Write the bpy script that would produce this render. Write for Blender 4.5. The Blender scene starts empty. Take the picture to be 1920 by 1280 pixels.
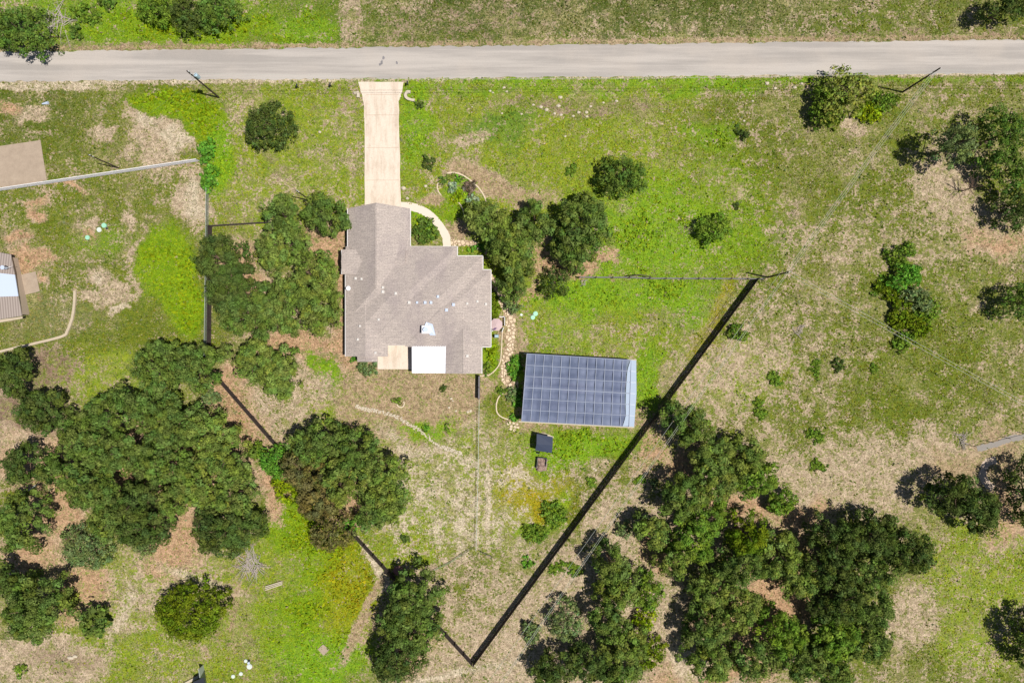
import bpy, math, random
import numpy as np
R = math.radians
random.seed(7); rng = np.random.default_rng(7)
S = bpy.context.scene; COL = S.collection
H = 120.0                                   # drone height in metres
def P(x, y, h=0.0):                         # plan position surveyed from the photograph (10 px = 1 m on the ground)
    f = (H - h) / (H * 10.0)
    return ((x - 960) * f, (640 - y) * f)
# ---------------------------------------------------------------- camera, sky, sun, exposure
cam = bpy.data.cameras.new('camera'); co = bpy.data.objects.new('camera', cam); COL.objects.link(co)
co.location = (0, 0, H); co.rotation_euler = (0, 0, 0)
cam.sensor_width = 36; cam.lens = 18 * H / 96.0; cam.clip_end = 3000; cam.clip_start = 1
S.camera = co
SE, SD = 66.0, (0.975, -0.22)               # sun elevation, ground direction towards the sun
W = bpy.data.worlds.new('World'); S.world = W; W.use_nodes = True
nt = W.node_tree; sky = nt.nodes.new('ShaderNodeTexSky'); sky.sky_type = 'NISHITA'; sky.sun_disc = False
sky.sun_elevation = R(SE); sky.sun_rotation = math.atan2(SD[0], SD[1])
nt.nodes['Background'].inputs[1].default_value = 0.05
nt.links.new(sky.outputs[0], nt.nodes['Background'].inputs[0])
sl = bpy.data.lights.new('sun', 'SUN'); so = bpy.data.objects.new('sun', sl); COL.objects.link(so)
sl.energy = 4.6; sl.angle = R(0.5); sl.color = (1, 0.955, 0.88)
n_ = math.hypot(*SD); sx, sy = SD[0] / n_ * math.cos(R(SE)), SD[1] / n_ * math.cos(R(SE))
from mathutils import Vector
so.rotation_euler = Vector((sx, sy, math.sin(R(SE)))).to_track_quat('Z', 'Y').to_euler()
so.location = (60, -20, 150)
S.view_settings.view_transform = 'Standard'; S.view_settings.look = 'None'
S.view_settings.exposure = 0.42; S.view_settings.gamma = 1
try: S.cycles.transparent_max_bounces = 16; S.cycles.max_bounces = 6; S.cycles.diffuse_bounces = 3
except Exception: pass
# ---------------------------------------------------------------- materials
def newmat(name):
    m = bpy.data.materials.new(name); m.use_nodes = True
    t = m.node_tree; return m, t, t.nodes['Principled BSDF']
def nd(t, kind, **kw):
    n = t.nodes.new(kind)
    for k, v in kw.items():
        if k in n.inputs: n.inputs[k].default_value = v
        else: setattr(n, k, v)
    return n
def mth(t, op, a, b=None, clamp=False):
    n = t.nodes.new('ShaderNodeMath'); n.operation = op; n.use_clamp = clamp
    for i, v in enumerate((a, b)):
        if v is None: continue
        if isinstance(v, (int, float)): n.inputs[i].default_value = v
        else: t.links.new(v, n.inputs[i])
    return n.outputs[0]
def mixc(t, fac, a, b, mode='MIX'):
    n = t.nodes.new('ShaderNodeMix'); n.data_type = 'RGBA'; n.blend_type = mode
    for s, v in ((n.inputs[0], fac), (n.inputs[6], a), (n.inputs[7], b)):
        if isinstance(v, (int, float)): s.default_value = v
        elif isinstance(v, tuple): s.default_value = (v + (1,))[:4]
        else: t.links.new(v, s)
    return n.outputs[2]
def noise(t, scale, detail=3, rough=.6, co=None, dist=0.0):
    n = nd(t, 'ShaderNodeTexNoise', Scale=scale, Detail=detail, Roughness=rough, Distortion=dist)
    if co is not None: t.links.new(co, n.inputs['Vector'])
    return n.outputs[0]
def stretch(t, v, sx, sy, sz=1.0):
    m = t.nodes.new('ShaderNodeMapping'); m.inputs['Scale'].default_value = (sx, sy, sz); t.links.new(v, m.inputs[0]); return m.outputs[0]
def smooth(t, v, a, b):
    n = t.nodes.new('ShaderNodeMapRange'); n.interpolation_type = 'SMOOTHSTEP'
    n.inputs[1].default_value = a; n.inputs[2].default_value = b; t.links.new(v, n.inputs[0]); return n.outputs[0]
def mat(name, c, rough=.8, var=.25, scale=1.5, c2=None, metal=0.0, bump=0.0, bscale=8):
    m, t, b = newmat(name)
    g = t.nodes.new('ShaderNodeTexCoord').outputs['Object']
    n1 = noise(t, scale, 5, .65, g); n2 = noise(t, scale * 6, 3, .6, g)
    v = mth(t, 'ADD', mth(t, 'MULTIPLY', mth(t, 'SUBTRACT', n1, .5), var * 4), mth(t, 'MULTIPLY', mth(t, 'SUBTRACT', n2, .5), var * 2.5))
    if c2: colr = mixc(t, mth(t, 'ADD', v, .5, True), c, c2)
    else: colr = mixc(t, 1.0, c, mixc(t, mth(t, 'ADD', v, .5, True), (1 - var,) * 3, (1 + var,) * 3), 'MULTIPLY')
    t.links.new(colr, b.inputs['Base Color']); b.inputs['Roughness'].default_value = rough; b.inputs['Metallic'].default_value = metal
    if bump:
        bn = t.nodes.new('ShaderNodeBump'); bn.inputs['Strength'].default_value = bump; bn.inputs['Distance'].default_value = .05
        t.links.new(noise(t, bscale, 4, .7, g), bn.inputs['Height']); t.links.new(bn.outputs[0], b.inputs['Normal'])
    return m
M = {}
M['bark'] = mat('bark', (.12, .075, .05), .9, .35, 3)
M['deadwood'] = mat('deadwood', (.36, .31, .28), .9, .25, 3)
M['fence_wood'] = mat('stained_fence_wood', (.036, .024, .022), .85, .4, 1.2)
M['rail_wood'] = mat('weathered_rail_wood', (.13, .12, .125), .85, .3, 2)
M['darkrail'] = mat('dark_rail_wood', (.045, .03, .03), .85, .3, 2)
M['white'] = mat('white_vinyl', (.62, .6, .6), .5, .08, 2)
M['whitemetal'] = mat('white_metal', (.66, .66, .69), .45, .05, 1)
M['galv'] = mat('galvanised_wire', (.30, .34, .30), .5, .15, 2, metal=.2)
M['concrete'] = mat('cream_concrete', (.55, .465, .385), .85, .16, .35, bump=.3)
M['pinkconcrete'] = mat('pale_walk_concrete', (.56, .48, .40), .85, .1, .7)
M['oldconcrete'] = mat('stained_concrete', (.30, .24, .18), .9, .22, .35)
M['lime_stone'] = mat('limestone', (.44, .38, .29), .9, .15, 3)
M['kerb'] = mat('cream_edging', (.50, .41, .29), .85, .1, 2)
M['wall'] = mat('tan_brick_wall', (.38, .30, .23), .85, .15, 2)
M['pole'] = mat('creosote_pole', (.035, .022, .016), .8, .3, 2)
M['wire'] = mat('aluminium_wire', (.42, .43, .38), .4, .05, 1)
M['darkwire'] = mat('dark_cable', (.05, .05, .05), .5, .05, 1)
M['tank'] = mat('grey_blue_steel', (.30, .42, .50), .5, .1, 2)
M['navy'] = mat('dark_navy_panel', (.033, .043, .075), .5, .15, 1.5)
M['shedwall'] = mat('shed_wall', (.12, .12, .13), .8, .15, 2)
M['green_lid'] = mat('mint_plastic', (.26, .50, .36), .5, .08, 3)
M['pale_lid'] = mat('pale_plastic_lid', (.48, .52, .48), .5, .06, 3)
M['ventmetal'] = mat('dull_vent_metal', (.50, .475, .45), .6, .1, 2)
M['rust'] = mat('rusty_steel', (.20, .09, .08), .8, .25, 3)
M['bluemetal'] = mat('pale_blue_metal', (.42, .48, .60), .45, .05, .6)
M['mauve'] = mat('mauve_canvas', (.42, .31, .31), .8, .06, 1.5)
M['purple'] = mat('purple_cloth', (.10, .05, .12), .8, .1, 2)
M['black'] = mat('black_plastic', (.015, .018, .025), .5, .2, 3)
M['compost'] = mat('brown_compost', (.13, .075, .06), .95, .6, 5, c2=(.34, .25, .2), bump=.6)
M['timber'] = mat('weathered_timber', (.40, .35, .25), .85, .2, 2)
M['dirt'] = mat('pink_grey_dirt', (.42, .33, .26), .95, .15, 1.5, bump=.4)
M['soilbed'] = mat('mulch_soil', (.26, .165, .115), .95, .35, 4)
M['tanwall'] = mat('sandstone_edging', (.40, .33, .24), .9, .2, 1.5)
M['glassdark'] = mat('dark_window_glass', (.03, .035, .04), .15, .1, 1)
m, t, b = newmat('worn_cream_concrete'); g = t.nodes.new('ShaderNodeTexCoord').outputs['Object']
c = mixc(t, smooth(t, noise(t, .5, 5, .7, stretch(t, g, 1.6, .35)), .42, .68), (.56, .475, .39), (.45, .365, .285)); c = mixc(t, mth(t, 'MULTIPLY', smooth(t, noise(t, 1.3, 5, .75, g), .56, .7), .5), c, (.36, .28, .215))
c = mixc(t, smooth(t, noise(t, 6, 4, .8, g), .38, .62), mixc(t, 1.0, c, (.92,) * 3, 'MULTIPLY'), mixc(t, 1.0, c, (1.07,) * 3, 'MULTIPLY'))
t.links.new(c, b.inputs['Base Color']); b.inputs['Roughness'].default_value = .85; M['concrete'] = m
M['oldconcrete'] = mat('stained_concrete_slab', (.36, .285, .215), .9, .3, .8, c2=(.23, .175, .13), bump=.3)
# shingle roof: streaky grey-brown with broad weather stains
m, t, b = newmat('asphalt_shingles'); g = t.nodes.new('ShaderNodeTexCoord').outputs['Object']
bk = nd(t, 'ShaderNodeTexBrick', Scale=1.0); bk.inputs['Brick Width'].default_value = .9; bk.inputs['Row Height'].default_value = .29
bk.inputs['Mortar Size'].default_value = .05; bk.inputs['Mortar Smooth'].default_value = 1.0
bk.inputs['Color1'].default_value = (.375, .322, .288, 1); bk.inputs['Color2'].default_value = (.31, .268, .243, 1); bk.inputs['Mortar'].default_value = (.27, .225, .21, 1)
t.links.new(stretch(t, g, 1, 1), bk.inputs['Vector'])
c = mixc(t, mth(t, 'MULTIPLY', smooth(t, noise(t, .17, 5, .65, stretch(t, g, 1.3, .6)), .46, .66), .6), bk.outputs[0], (.25, .21, .205))
c = mixc(t, smooth(t, noise(t, 5, 4, .8, g), .40, .60), mixc(t, 1.0, c, (.80, .80, .81), 'MULTIPLY'), mixc(t, 1.0, c, (1.15, 1.14, 1.13), 'MULTIPLY'))
t.links.new(c, b.inputs['Base Color']); b.inputs['Roughness'].default_value = .9
bn = t.nodes.new('ShaderNodeBump'); bn.inputs['Strength'].default_value = .5; bn.inputs['Distance'].default_value = .04
t.links.new(noise(t, 10, 3, .7, g), bn.inputs['Height']); t.links.new(bn.outputs[0], b.inputs['Normal']); M['shingle'] = m
def ribbed(name, c1, c2, period, axis):
    m, t, b = newmat(name); g = t.nodes.new('ShaderNodeTexCoord').outputs['Object']
    w = nd(t, 'ShaderNodeTexWave', Scale=1.0 / period * .314); w.bands_direction = axis; t.links.new(g, w.inputs['Vector'])
    c = mixc(t, smooth(t, w.outputs['Fac'], .25, .75), c1, c2); c = mixc(t, mth(t, 'MULTIPLY', noise(t, 1.0, 3, .6, g), .2), c, c1)
    t.links.new(c, b.inputs['Base Color']); b.inputs['Roughness'].default_value = .5; return m
M['ribbrown'] = ribbed('brown_ribbed_metal', (.21, .17, .15), (.31, .26, .23), .45, 'X')
# shade cloth: woven, partly see-through
m, t, b = newmat('blue_grey_shade_cloth'); g = t.nodes.new('ShaderNodeTexCoord').outputs['Object']
df = t.nodes.new('ShaderNodeBsdfDiffuse'); tr = t.nodes.new('ShaderNodeBsdfTransparent'); mx = t.nodes.new('ShaderNodeMixShader')
gl = nd(t, 'ShaderNodeBsdfGlossy', Roughness=.55); gl.inputs[0].default_value = (.35, .38, .5, 1); ad = t.nodes.new('ShaderNodeMixShader'); ad.inputs[0].default_value = .12
nn = noise(t, .5, 4, .6, stretch(t, g, 1, .6))
t.links.new(mixc(t, smooth(t, nn, .35, .65), (.045, .063, .12), (.085, .107, .175)), df.inputs[0])
t.links.new(df.outputs[0], ad.inputs[1]); t.links.new(gl.outputs[0], ad.inputs[2])
t.links.new(mth(t, 'ADD', mth(t, 'MULTIPLY', noise(t, 1.5, 3, .6, g), .10), .80), mx.inputs[0])
t.links.new(tr.outputs[0], mx.inputs[1]); t.links.new(ad.outputs[0], mx.inputs[2]); t.links.new(mx.outputs[0], t.nodes['Material Output'].inputs[0]); M['cloth'] = m
M['cloth_sunlit'] = mat('sunlit_shade_cloth', (.27, .33, .42), .7, .08, 1)  # shade cloth colour lightened to stand in for sun on the end slope
# flagstones
m, t, b = newmat('flagstones'); g = t.nodes.new('ShaderNodeTexCoord').outputs['Object']
v1 = nd(t, 'ShaderNodeTexVoronoi', Scale=1.45); v1.feature = 'DISTANCE_TO_EDGE'; v2 = nd(t, 'ShaderNodeTexVoronoi', Scale=1.45)
t.links.new(g, v1.inputs['Vector']); t.links.new(g, v2.inputs['Vector'])
sep = t.nodes.new('ShaderNodeSeparateColor'); t.links.new(v2.outputs['Color'], sep.inputs[0])
stn = mixc(t, sep.outputs[0], (.62, .50, .36), (.47, .36, .24)); jn = mixc(t, noise(t, 3, 3, .6, g), (.20, .14, .08), (.30, .21, .13))
c = mixc(t, smooth(t, v1.outputs['Distance'], .07, .13), jn, stn)
t.links.new(c, b.inputs['Base Color']); b.inputs['Roughness'].default_value = .9; M['flag'] = m
bn = t.nodes.new('ShaderNodeBump'); bn.inputs['Strength'].default_value = .6; bn.inputs['Distance'].default_value = .05
t.links.new(smooth(t, v1.outputs['Distance'], .05, .12), bn.inputs['Height']); t.links.new(bn.outputs[0], b.inputs['Normal'])
# road
m, t, b = newmat('chip_seal_road'); g = t.nodes.new('ShaderNodeTexCoord').outputs['Object']
st = noise(t, .25, 5, .6, stretch(t, g, .12, 2.2)); st2 = noise(t, .08, 4, .6, g)
c = mixc(t, smooth(t, st, .38, .64), (.27, .245, .225), (.37, .335, .305)); c = mixc(t, mth(t, 'MULTIPLY', smooth(t, st2, .45, .65), .35), c, (.385, .335, .29))
c = mixc(t, smooth(t, noise(t, 14, 4, .8, g), .38, .62), mixc(t, 1.0, c, (.88,) * 3, 'MULTIPLY'), mixc(t, 1.0, c, (1.1,) * 3, 'MULTIPLY'))
vc = nd(t, 'ShaderNodeTexVoronoi', Scale=.12); vc.feature = 'DISTANCE_TO_EDGE'
nz = nd(t, 'ShaderNodeTexNoise', Scale=.6, Detail=5, Roughness=.7); t.links.new(g, nz.inputs['Vector'])
t.links.new(mixc(t, .35, g, nz.outputs['Color'], 'LINEAR_LIGHT'), vc.inputs['Vector'])
t.links.new(c, b.inputs['Base Color']); b.inputs['Roughness'].default_value = .9; M['road'] = m
# leaves: colour attribute, slight translucency
def leafmat(name, trans=.25):
    m, t, b = newmat(name); at = t.nodes.new('ShaderNodeAttribute'); at.attribute_name = 'Col'
    df = t.nodes.new('ShaderNodeBsdfDiffuse'); tl = t.nodes.new('ShaderNodeBsdfTranslucent'); mx = t.nodes.new('ShaderNodeMixShader'); mx.inputs[0].default_value = trans
    t.links.new(at.outputs[0], df.inputs[0]); t.links.new(at.outputs[0], tl.inputs[0])
    t.links.new(df.outputs[0], mx.inputs[1]); t.links.new(tl.outputs[0], mx.inputs[2]); t.links.new(mx.outputs[0], t.nodes['Material Output'].inputs[0]); return m
M['leaf'] = leafmat('leaves'); M['blade'] = leafmat('grass_blades', .15)
# ---------------------------------------------------------------- mesh helpers
def raw_mesh(name, V, F, material=None, cols=None, n=None):
    """V (k,3) array, F (m,n) int array of equal-size faces, cols per-face colours"""
    me = bpy.data.meshes.new(name); V = np.asarray(V, np.float32); F = np.asarray(F, np.int32); k = F.shape[1]
    me.vertices.add(len(V)); me.vertices.foreach_set('co', V.ravel())
    me.loops.add(F.size); me.loops.foreach_set('vertex_index', F.ravel())
    me.polygons.add(len(F)); me.polygons.foreach_set('loop_start', np.arange(0, F.size, k, dtype=np.int32))
    try: me.polygons.foreach_set('loop_total', np.full(len(F), k, np.int32))
    except Exception: pass
    if cols is not None:
        a = me.color_attributes.new('Col', 'FLOAT_COLOR', 'CORNER')
        c = np.ones((len(F), k, 4), np.float32); c[:, :, :3] = np.asarray(cols)[:, None, :]; a.data.foreach_set('color', c.ravel())
    me.update(); me.validate()
    if material: me.materials.append(material)
    return me
def link(name, me, parent=None, loc=None):
    o = bpy.data.objects.new(name, me); COL.objects.link(o)
    if parent: o.parent = parent
    if loc: o.location = loc
    return o
def tag(o, label=None, cat=None, group=None, kind=None):
    if label: o['label'] = label
    if cat: o['category'] = cat
    if group: o['group'] = group
    if kind: o['kind'] = kind
    return o
def thing(name, label, cat, loc=(0, 0, 0), group=None, rz=0):
    o = link(name, None, None, loc); o.rotation_euler = (0, 0, rz); return tag(o, label, cat, group)
class MB:
    def __init__(s): s.v = []; s.f = []
    def add(s, vs, fs):
        k = len(s.v); s.v += [tuple(v) for v in vs]; s.f += [tuple(i + k for i in f) for f in fs]
    def box(s, x0, x1, y0, y1, z0, z1):
        s.add([(x0,y0,z0),(x1,y0,z0),(x1,y1,z0),(x0,y1,z0),(x0,y0,z1),(x1,y0,z1),(x1,y1,z1),(x0,y1,z1)],
              [(0,3,2,1),(4,5,6,7),(0,1,5,4),(1,2,6,5),(2,3,7,6),(3,0,4,7)])
    def bar(s, a, b, w, h):                  # box beam from a to b (points at centre of section)
        a = Vector(a); b = Vector(b); d = (b - a).normalized()
        up = Vector((0, 0, 1)) if abs(d.z) < .95 else Vector((1, 0, 0))
        sd = d.cross(up).normalized() * (w / 2); u = sd.cross(d).normalized() * (h / 2)
        vs = [p + q for p in (a, b) for q in (-sd - u, sd - u, sd + u, -sd + u)]
        s.add(vs, [(0,1,2,3),(7,6,5,4),(0,4,5,1),(1,5,6,2),(2,6,7,3),(3,7,4,0)])
    def tube(s, pts, r, n=6):                # r: number or list
        pts = [Vector(p) for p in pts]; k = len(pts); rs = r if isinstance(r, (list, tuple)) else [r] * k; vs = []
        for i, p in enumerate(pts):
            d = (pts[min(i + 1, k - 1)] - pts[max(i - 1, 0)]).normalized()
            up = Vector((0, 0, 1)) if abs(d.z) < .9 else Vector((1, 0, 0)); a = d.cross(up).normalized(); b2 = a.cross(d)
            vs += [p + (a * math.cos(2*math.pi*j/n) + b2 * math.sin(2*math.pi*j/n)) * rs[i] for j in range(n)]
        fs = [(i*n+j, i*n+(j+1)%n, (i+1)*n+(j+1)%n, (i+1)*n+j) for i in range(k-1) for j in range(n)]
        fs += [tuple(range(n))[::-1], tuple((k-1)*n + j for j in range(n))]
        s.add(vs, fs)
    def cyl(s, x, y, z0, z1, r, n=20, r1=None):
        r1 = r if r1 is None else r1
        s.add([(x+r*math.cos(2*math.pi*j/n), y+r*math.sin(2*math.pi*j/n), z0) for j in range(n)] + [(x+r1*math.cos(2*math.pi*j/n), y+r1*math.sin(2*math.pi*j/n), z1) for j in range(n)],
              [(j,(j+1)%n,n+(j+1)%n,n+j) for j in range(n)] + [tuple(range(n))[::-1], tuple(range(n, 2*n))])
    def slab(s, pts, z0, z1):                # extruded polygon
        n = len(pts); a = sum(pts[i][0]*pts[(i+1)%n][1]-pts[(i+1)%n][0]*pts[i][1] for i in range(n))
        if a < 0: pts = pts[::-1]
        s.add([(x,y,z0) for x,y in pts] + [(x,y,z1) for x,y in pts], [tuple(range(n))[::-1], tuple(range(n,2*n))] + [(i,(i+1)%n,n+(i+1)%n,n+i) for i in range(n)])
    def blob(s, x, y, z, rx, ry, rz, seed=0, n=8, m_=5):
        rd = random.Random(seed); vs = [(x, y, z + rz)]
        for i in range(1, m_):
            th = math.pi * i / m_
            for j in range(n):
                ph = 2*math.pi*j/n; k = rd.uniform(.78, 1.15)
                vs.append((x + rx*k*math.sin(th)*math.cos(ph), y + ry*k*math.sin(th)*math.sin(ph), z + rz*math.cos(th)*rd.uniform(.8,1.1)))
        vs.append((x, y, z - rz)); fs = [(0, 1+j, 1+(j+1)%n) for j in range(n)]
        for i in range(m_-2): fs += [(1+i*n+j, 1+(i+1)*n+j, 1+(i+1)*n+(j+1)%n, 1+i*n+(j+1)%n) for j in range(n)]
        b0 = 1+(m_-2)*n; fs += [(b0+j, len(vs)-1, b0+(j+1)%n) for j in range(n)]
        s.add(vs, fs)
    def build(s, name, m, parent=None, smooth=False):
        me = bpy.data.meshes.new(name); me.from_pydata(s.v, [], s.f); me.update(); me.materials.append(m)
        if smooth: me.polygons.foreach_set('use_smooth', [True]*len(me.polygons))
        return link(name, me, parent)
def px_path(pts, n=8):                        # smooth Catmull-Rom through photo points -> world
    out = []; q = [pts[0]] + list(pts) + [pts[-1]]
    for i in range(1, len(q)-2):
        for k in range(n):
            u = k / n; p0,p1,p2,p3 = q[i-1],q[i],q[i+1],q[i+2]
            f = lambda a,b,c,d: .5*((2*b)+(-a+c)*u+(2*a-5*b+4*c-d)*u*u+(-a+3*b-3*c+d)*u**3)
            out.append(P(f(p0[0],p1[0],p2[0],p3[0]), f(p0[1],p1[1],p2[1],p3[1])))
    out.append(P(*pts[-1])); return out
def ribbon(pts, w, z, jit=0.0, thick=None):  # strip of width w along world pts; list widths allowed
    mb = MB(); n = len(pts); L = []; Rr = []
    for i, p in enumerate(pts):
        a = pts[max(i-1,0)]; b = pts[min(i+1,n-1)]; dx, dy = b[0]-a[0], b[1]-a[1]; l = math.hypot(dx, dy) or 1
        ww = (w[i] if isinstance(w, list) else w) / 2
        L.append((p[0]-dy/l*(ww+random.uniform(-jit,jit)), p[1]+dx/l*(ww+random.uniform(-jit,jit)))); Rr.append((p[0]+dy/l*(ww+random.uniform(-jit,jit)), p[1]-dx/l*(ww+random.uniform(-jit,jit))))
    if thick is None:
        mb.add([(x,y,z) for x,y in L]+[(x,y,z) for x,y in Rr], [(i,n+i,n+i+1,i+1) for i in range(n-1)])
    else:
        z0 = z - thick; V = [(x,y,z) for x,y in L]+[(x,y,z) for x,y in Rr]+[(x,y,z0) for x,y in L]+[(x,y,z0) for x,y in Rr]; F = []
        for i in range(n-1): F += [(i,n+i,n+i+1,i+1),(i,i+1,2*n+i+1,2*n+i),(n+i+1,n+i,3*n+i,3*n+i+1)]
        F += [(0,2*n,3*n,n),(n-1,2*n-1,4*n-1,3*n-1)]; mb.add(V, F)
    return mb
# ---------------------------------------------------------------- smooth value noise for numpy
def vnoise(x, y, s, seed):
    r = np.random.default_rng(seed); T = r.random((256, 256)); x = x / s; y = y / s
    xi = np.floor(x).astype(int); yi = np.floor(y).astype(int); u = x - xi; v = y - yi; u = u*u*(3-2*u); v = v*v*(3-2*v)
    g = lambda a, b: T[a & 255, b & 255]
    return (g(xi,yi)*(1-u)+g(xi+1,yi)*u)*(1-v) + (g(xi,yi+1)*(1-u)+g(xi+1,yi+1)*u)*v
# ---------------------------------------------------------------- ground cover survey: where it is lush, dry, bare
ST = .4; gx = np.arange(-118, 118.01, ST); gy = np.arange(-84, 84.01, ST); GX, GY = np.meshgrid(gx, gy, indexing='ij')
PX = GX*10+960; PY = 640-GY*10
def fb(s, sd): return vnoise(PX, PY, s, sd)*.6 + vnoise(PX, PY, s/2.3, sd+1)*.3 + vnoise(PX, PY, s/5, sd+2)*.1
WX = PX + (fb(60, 1)-.5)*60 + (fb(18, 11)-.5)*24; WY = PY + (fb(60, 5)-.5)*60 + (fb(18, 15)-.5)*24
TINT = dict(olive=(.118,.152,.018), dark=(.072,.098,.020), yg=(.185,.245,.022), lime=(.155,.25,.010), bright=(.158,.285,.016), emer=(.09,.185,.03), gold=(.28,.24,.015), grey=(.17,.175,.08))
SOIL = dict(pink=(.45,.345,.255), orange=(.44,.265,.165), tan=(.37,.265,.172), pale=(.52,.43,.33), brown=(.25,.17,.125), straw=(.40,.34,.19))
for d_ in (TINT, SOIL):
    for k_ in d_: d_[k_] = np.array(d_[k_]) * (np.array([1.10, 1.0, .8]) if d_ is TINT else 1.0)
g_ = np.full(GX.shape, .52); b_ = np.full(GX.shape, .30); tint = np.tile(TINT['olive'], GX.shape+(1,)); soil = np.tile(SOIL['pink'], GX.shape+(1,))
def brush(cx, cy, rx, ry, g=None, b=None, t=None, s=None, k=1.0, ang=0, hard=.48, warp=1.0, sq=2):
    """paint a patch: greenness g, bareness b, grass colour t, soil colour s"""
    global g_, b_, tint, soil
    x = (WX*warp + PX*(1-warp)) - cx; y = (WY*warp + PY*(1-warp)) - cy; a = R(ang); xr = x*math.cos(a)+y*math.sin(a); yr = -x*math.sin(a)+y*math.cos(a)
    d = (np.abs(xr/rx)**sq + np.abs(yr/ry)**sq)**(1/sq); w = np.clip((1+hard-d)/(2*hard), 0, 1); w = w*w*(3-2*w)*k
    if g is not None: g_ = g_*(1-w)+g*w
    if b is not None: b_ = b_*(1-w)+b*w
    if t: tint = tint*(1-w[...,None])+TINT[t]*w[...,None]
    if s: soil = soil*(1-w[...,None])+SOIL[s]*w[...,None]
B = brush
# broad zones
B(300,20,420,75,.78,.18,'bright',k=.7,sq=6); B(1300,20,700,70,.58,.26,'dark',sq=6); B(1750,40,260,50,.62,.25,'olive',k=.7)
B(150,300,300,180,.62,.25,'olive',sq=4,k=.8); B(60,200,120,90,.66,.2,'dark',k=.5)
B(560,290,180,150,.60,.26,'yg',sq=4); B(1080,300,380,180,.66,.26,'yg',sq=4); B(1050,560,200,120,.8,.15,'yg',sq=4); B(1250,450,200,110,.82,.08,'bright',k=.8)
B(1330,500,110,90,.85,.05,'bright',k=.6); B(1250,700,180,150,.6,.25,'yg',k=.8); B(1450,250,160,130,.55,.30,'olive')
B(1700,330,260,200,.60,.29,'olive',k=.8); B(1600,650,330,180,.58,.32,'olive'); B(1500,790,240,80,.54,.42,'olive'); B(1780,720,180,120,.66,.27,'olive')
B(1600,900,330,80,.34,.66,'olive','pink'); B(1350,700,120,60,.45,.5,'yg','pink'); B(1420,960,150,50,.2,.85,'olive','pink')
B(1850,1080,120,130,.66,.3,'yg'); B(1830,1200,90,60,.66,.3,'yg'); B(1690,1160,60,60,.35,.75,s='pink'); B(1760,900,160,60,.3,.7,s='pink')
B(830,780,230,90,.36,.58,'yg','tan',sq=3); B(765,745,130,55,.12,.9,s='tan',k=.9); B(850,940,190,110,.50,.50,'yg','pale'); B(870,1130,180,100,.50,.52,'olive','pink')
B(1000,930,80,60,.6,.4,'gold','pale',k=.55); B(1130,1000,60,120,.44,.62,'olive','pink',ang=35); B(1020,1150,110,50,.40,.66,s='pink',ang=-50); B(930,1240,170,60,.34,.72,s='pink')
B(1300,1000,200,60,.2,.7,s='pink',k=.6); B(1180,1200,260,130,.25,.8,s='pink')
B(210,640,190,80,.72,.2,'olive',sq=3); B(250,560,140,70,.7,.2,'olive'); B(60,620,110,50,.66,.2,'olive',k=.7)
B(220,720,110,50,.65,.25,'yg'); B(90,690,60,30,.35,.55,s='brown'); B(45,780,70,90,.3,.65,s='brown'); B(60,850,90,40,.2,.8,s='pale')
B(250,1100,260,90,.48,.50,'yg','pink'); B(330,1230,260,60,.66,.25,'yg'); B(80,1240,120,50,.22,.8,s='pink'); B(120,1240,60,20,.2,.8,s='brown',k=.6)
B(480,1160,110,110,.55,.36,'yg','tan'); B(600,1130,100,150,.84,.06,'lime',sq=3); B(560,990,75,55,.95,0,'lime'); B(650,1120,50,90,.85,.06,'gold',k=.45); B(590,1240,90,50,.85,.1,'bright')
B(760,1030,70,45,.75,.25,'yg'); B(510,1070,60,50,.7,.2,'yg')
# pine-needle litter
for a in ((610,470,60,50),(640,560,18,90),(520,690,90,50),(430,760,50,60),(470,790,40,50),(560,640,90,30),(110,960,60,50),(60,1040,60,40),(150,1110,60,50),(310,1010,60,60),(520,900,30,80),(650,930,50,60),(1080,500,90,30),(1000,545,50,20),
          (1220,820,30,60),(1380,950,60,30),(1400,1160,90,70),(1480,1100,60,90),(1240,1040,30,50),(1330,1260,120,40),(1290,870,40,40),(1880,450,60,40),(1500,970,60,30),(450,500,40,50),(740,1190,60,60),(130,870,160,60),(300,880,180,90)):
    B(*a, g=.12, b=.95, s='orange', k=.85)
B(1790,880,60,30,.2,.9,s='tan'); B(1880,850,60,50,.15,.95,s='tan'); B(1880,960,40,60,.2,.8,s='orange',k=.7)
B(1790,340,60,70,.28,.7,s='pink'); B(1860,410,60,40,.3,.7,s='pink'); B(1590,235,50,18,.3,.75,s='pink')
# west lawn bare spots
for a in ((300,270,55,42),(355,375,30,38),(265,225,28,26),(200,245,20,12),(60,215,35,18),(230,412,14,12),(195,560,40,14),(205,530,25,22),(265,480,12,60),(255,520,14,40),(160,425,18,22),(95,530,8,7)):
    B(*a, g=.12, b=.92, s='pink')
for a in ((40,485,26,34),(78,485,28,20),(60,375,22,12),(60,400,22,10),(170,440,26,14),(28,430,16,14),(82,520,14,8),(20,195,22,14),(120,350,40,8),(60,560,14,9)):
    B(*a, g=.12, b=.95, s='orange', k=.9)
B(90,590,80,50,.55,.25,'grey',k=.6); B(190,450,60,25,.75,.1,'bright',k=.5)
for a in ((355,375,16,26),(270,235,16,16),(335,275,26,16),(215,585,22,7),(195,528,9,12),(300,262,18,12)): B(*a, g=.05, b=1.1, s='pale', k=.9)
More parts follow.
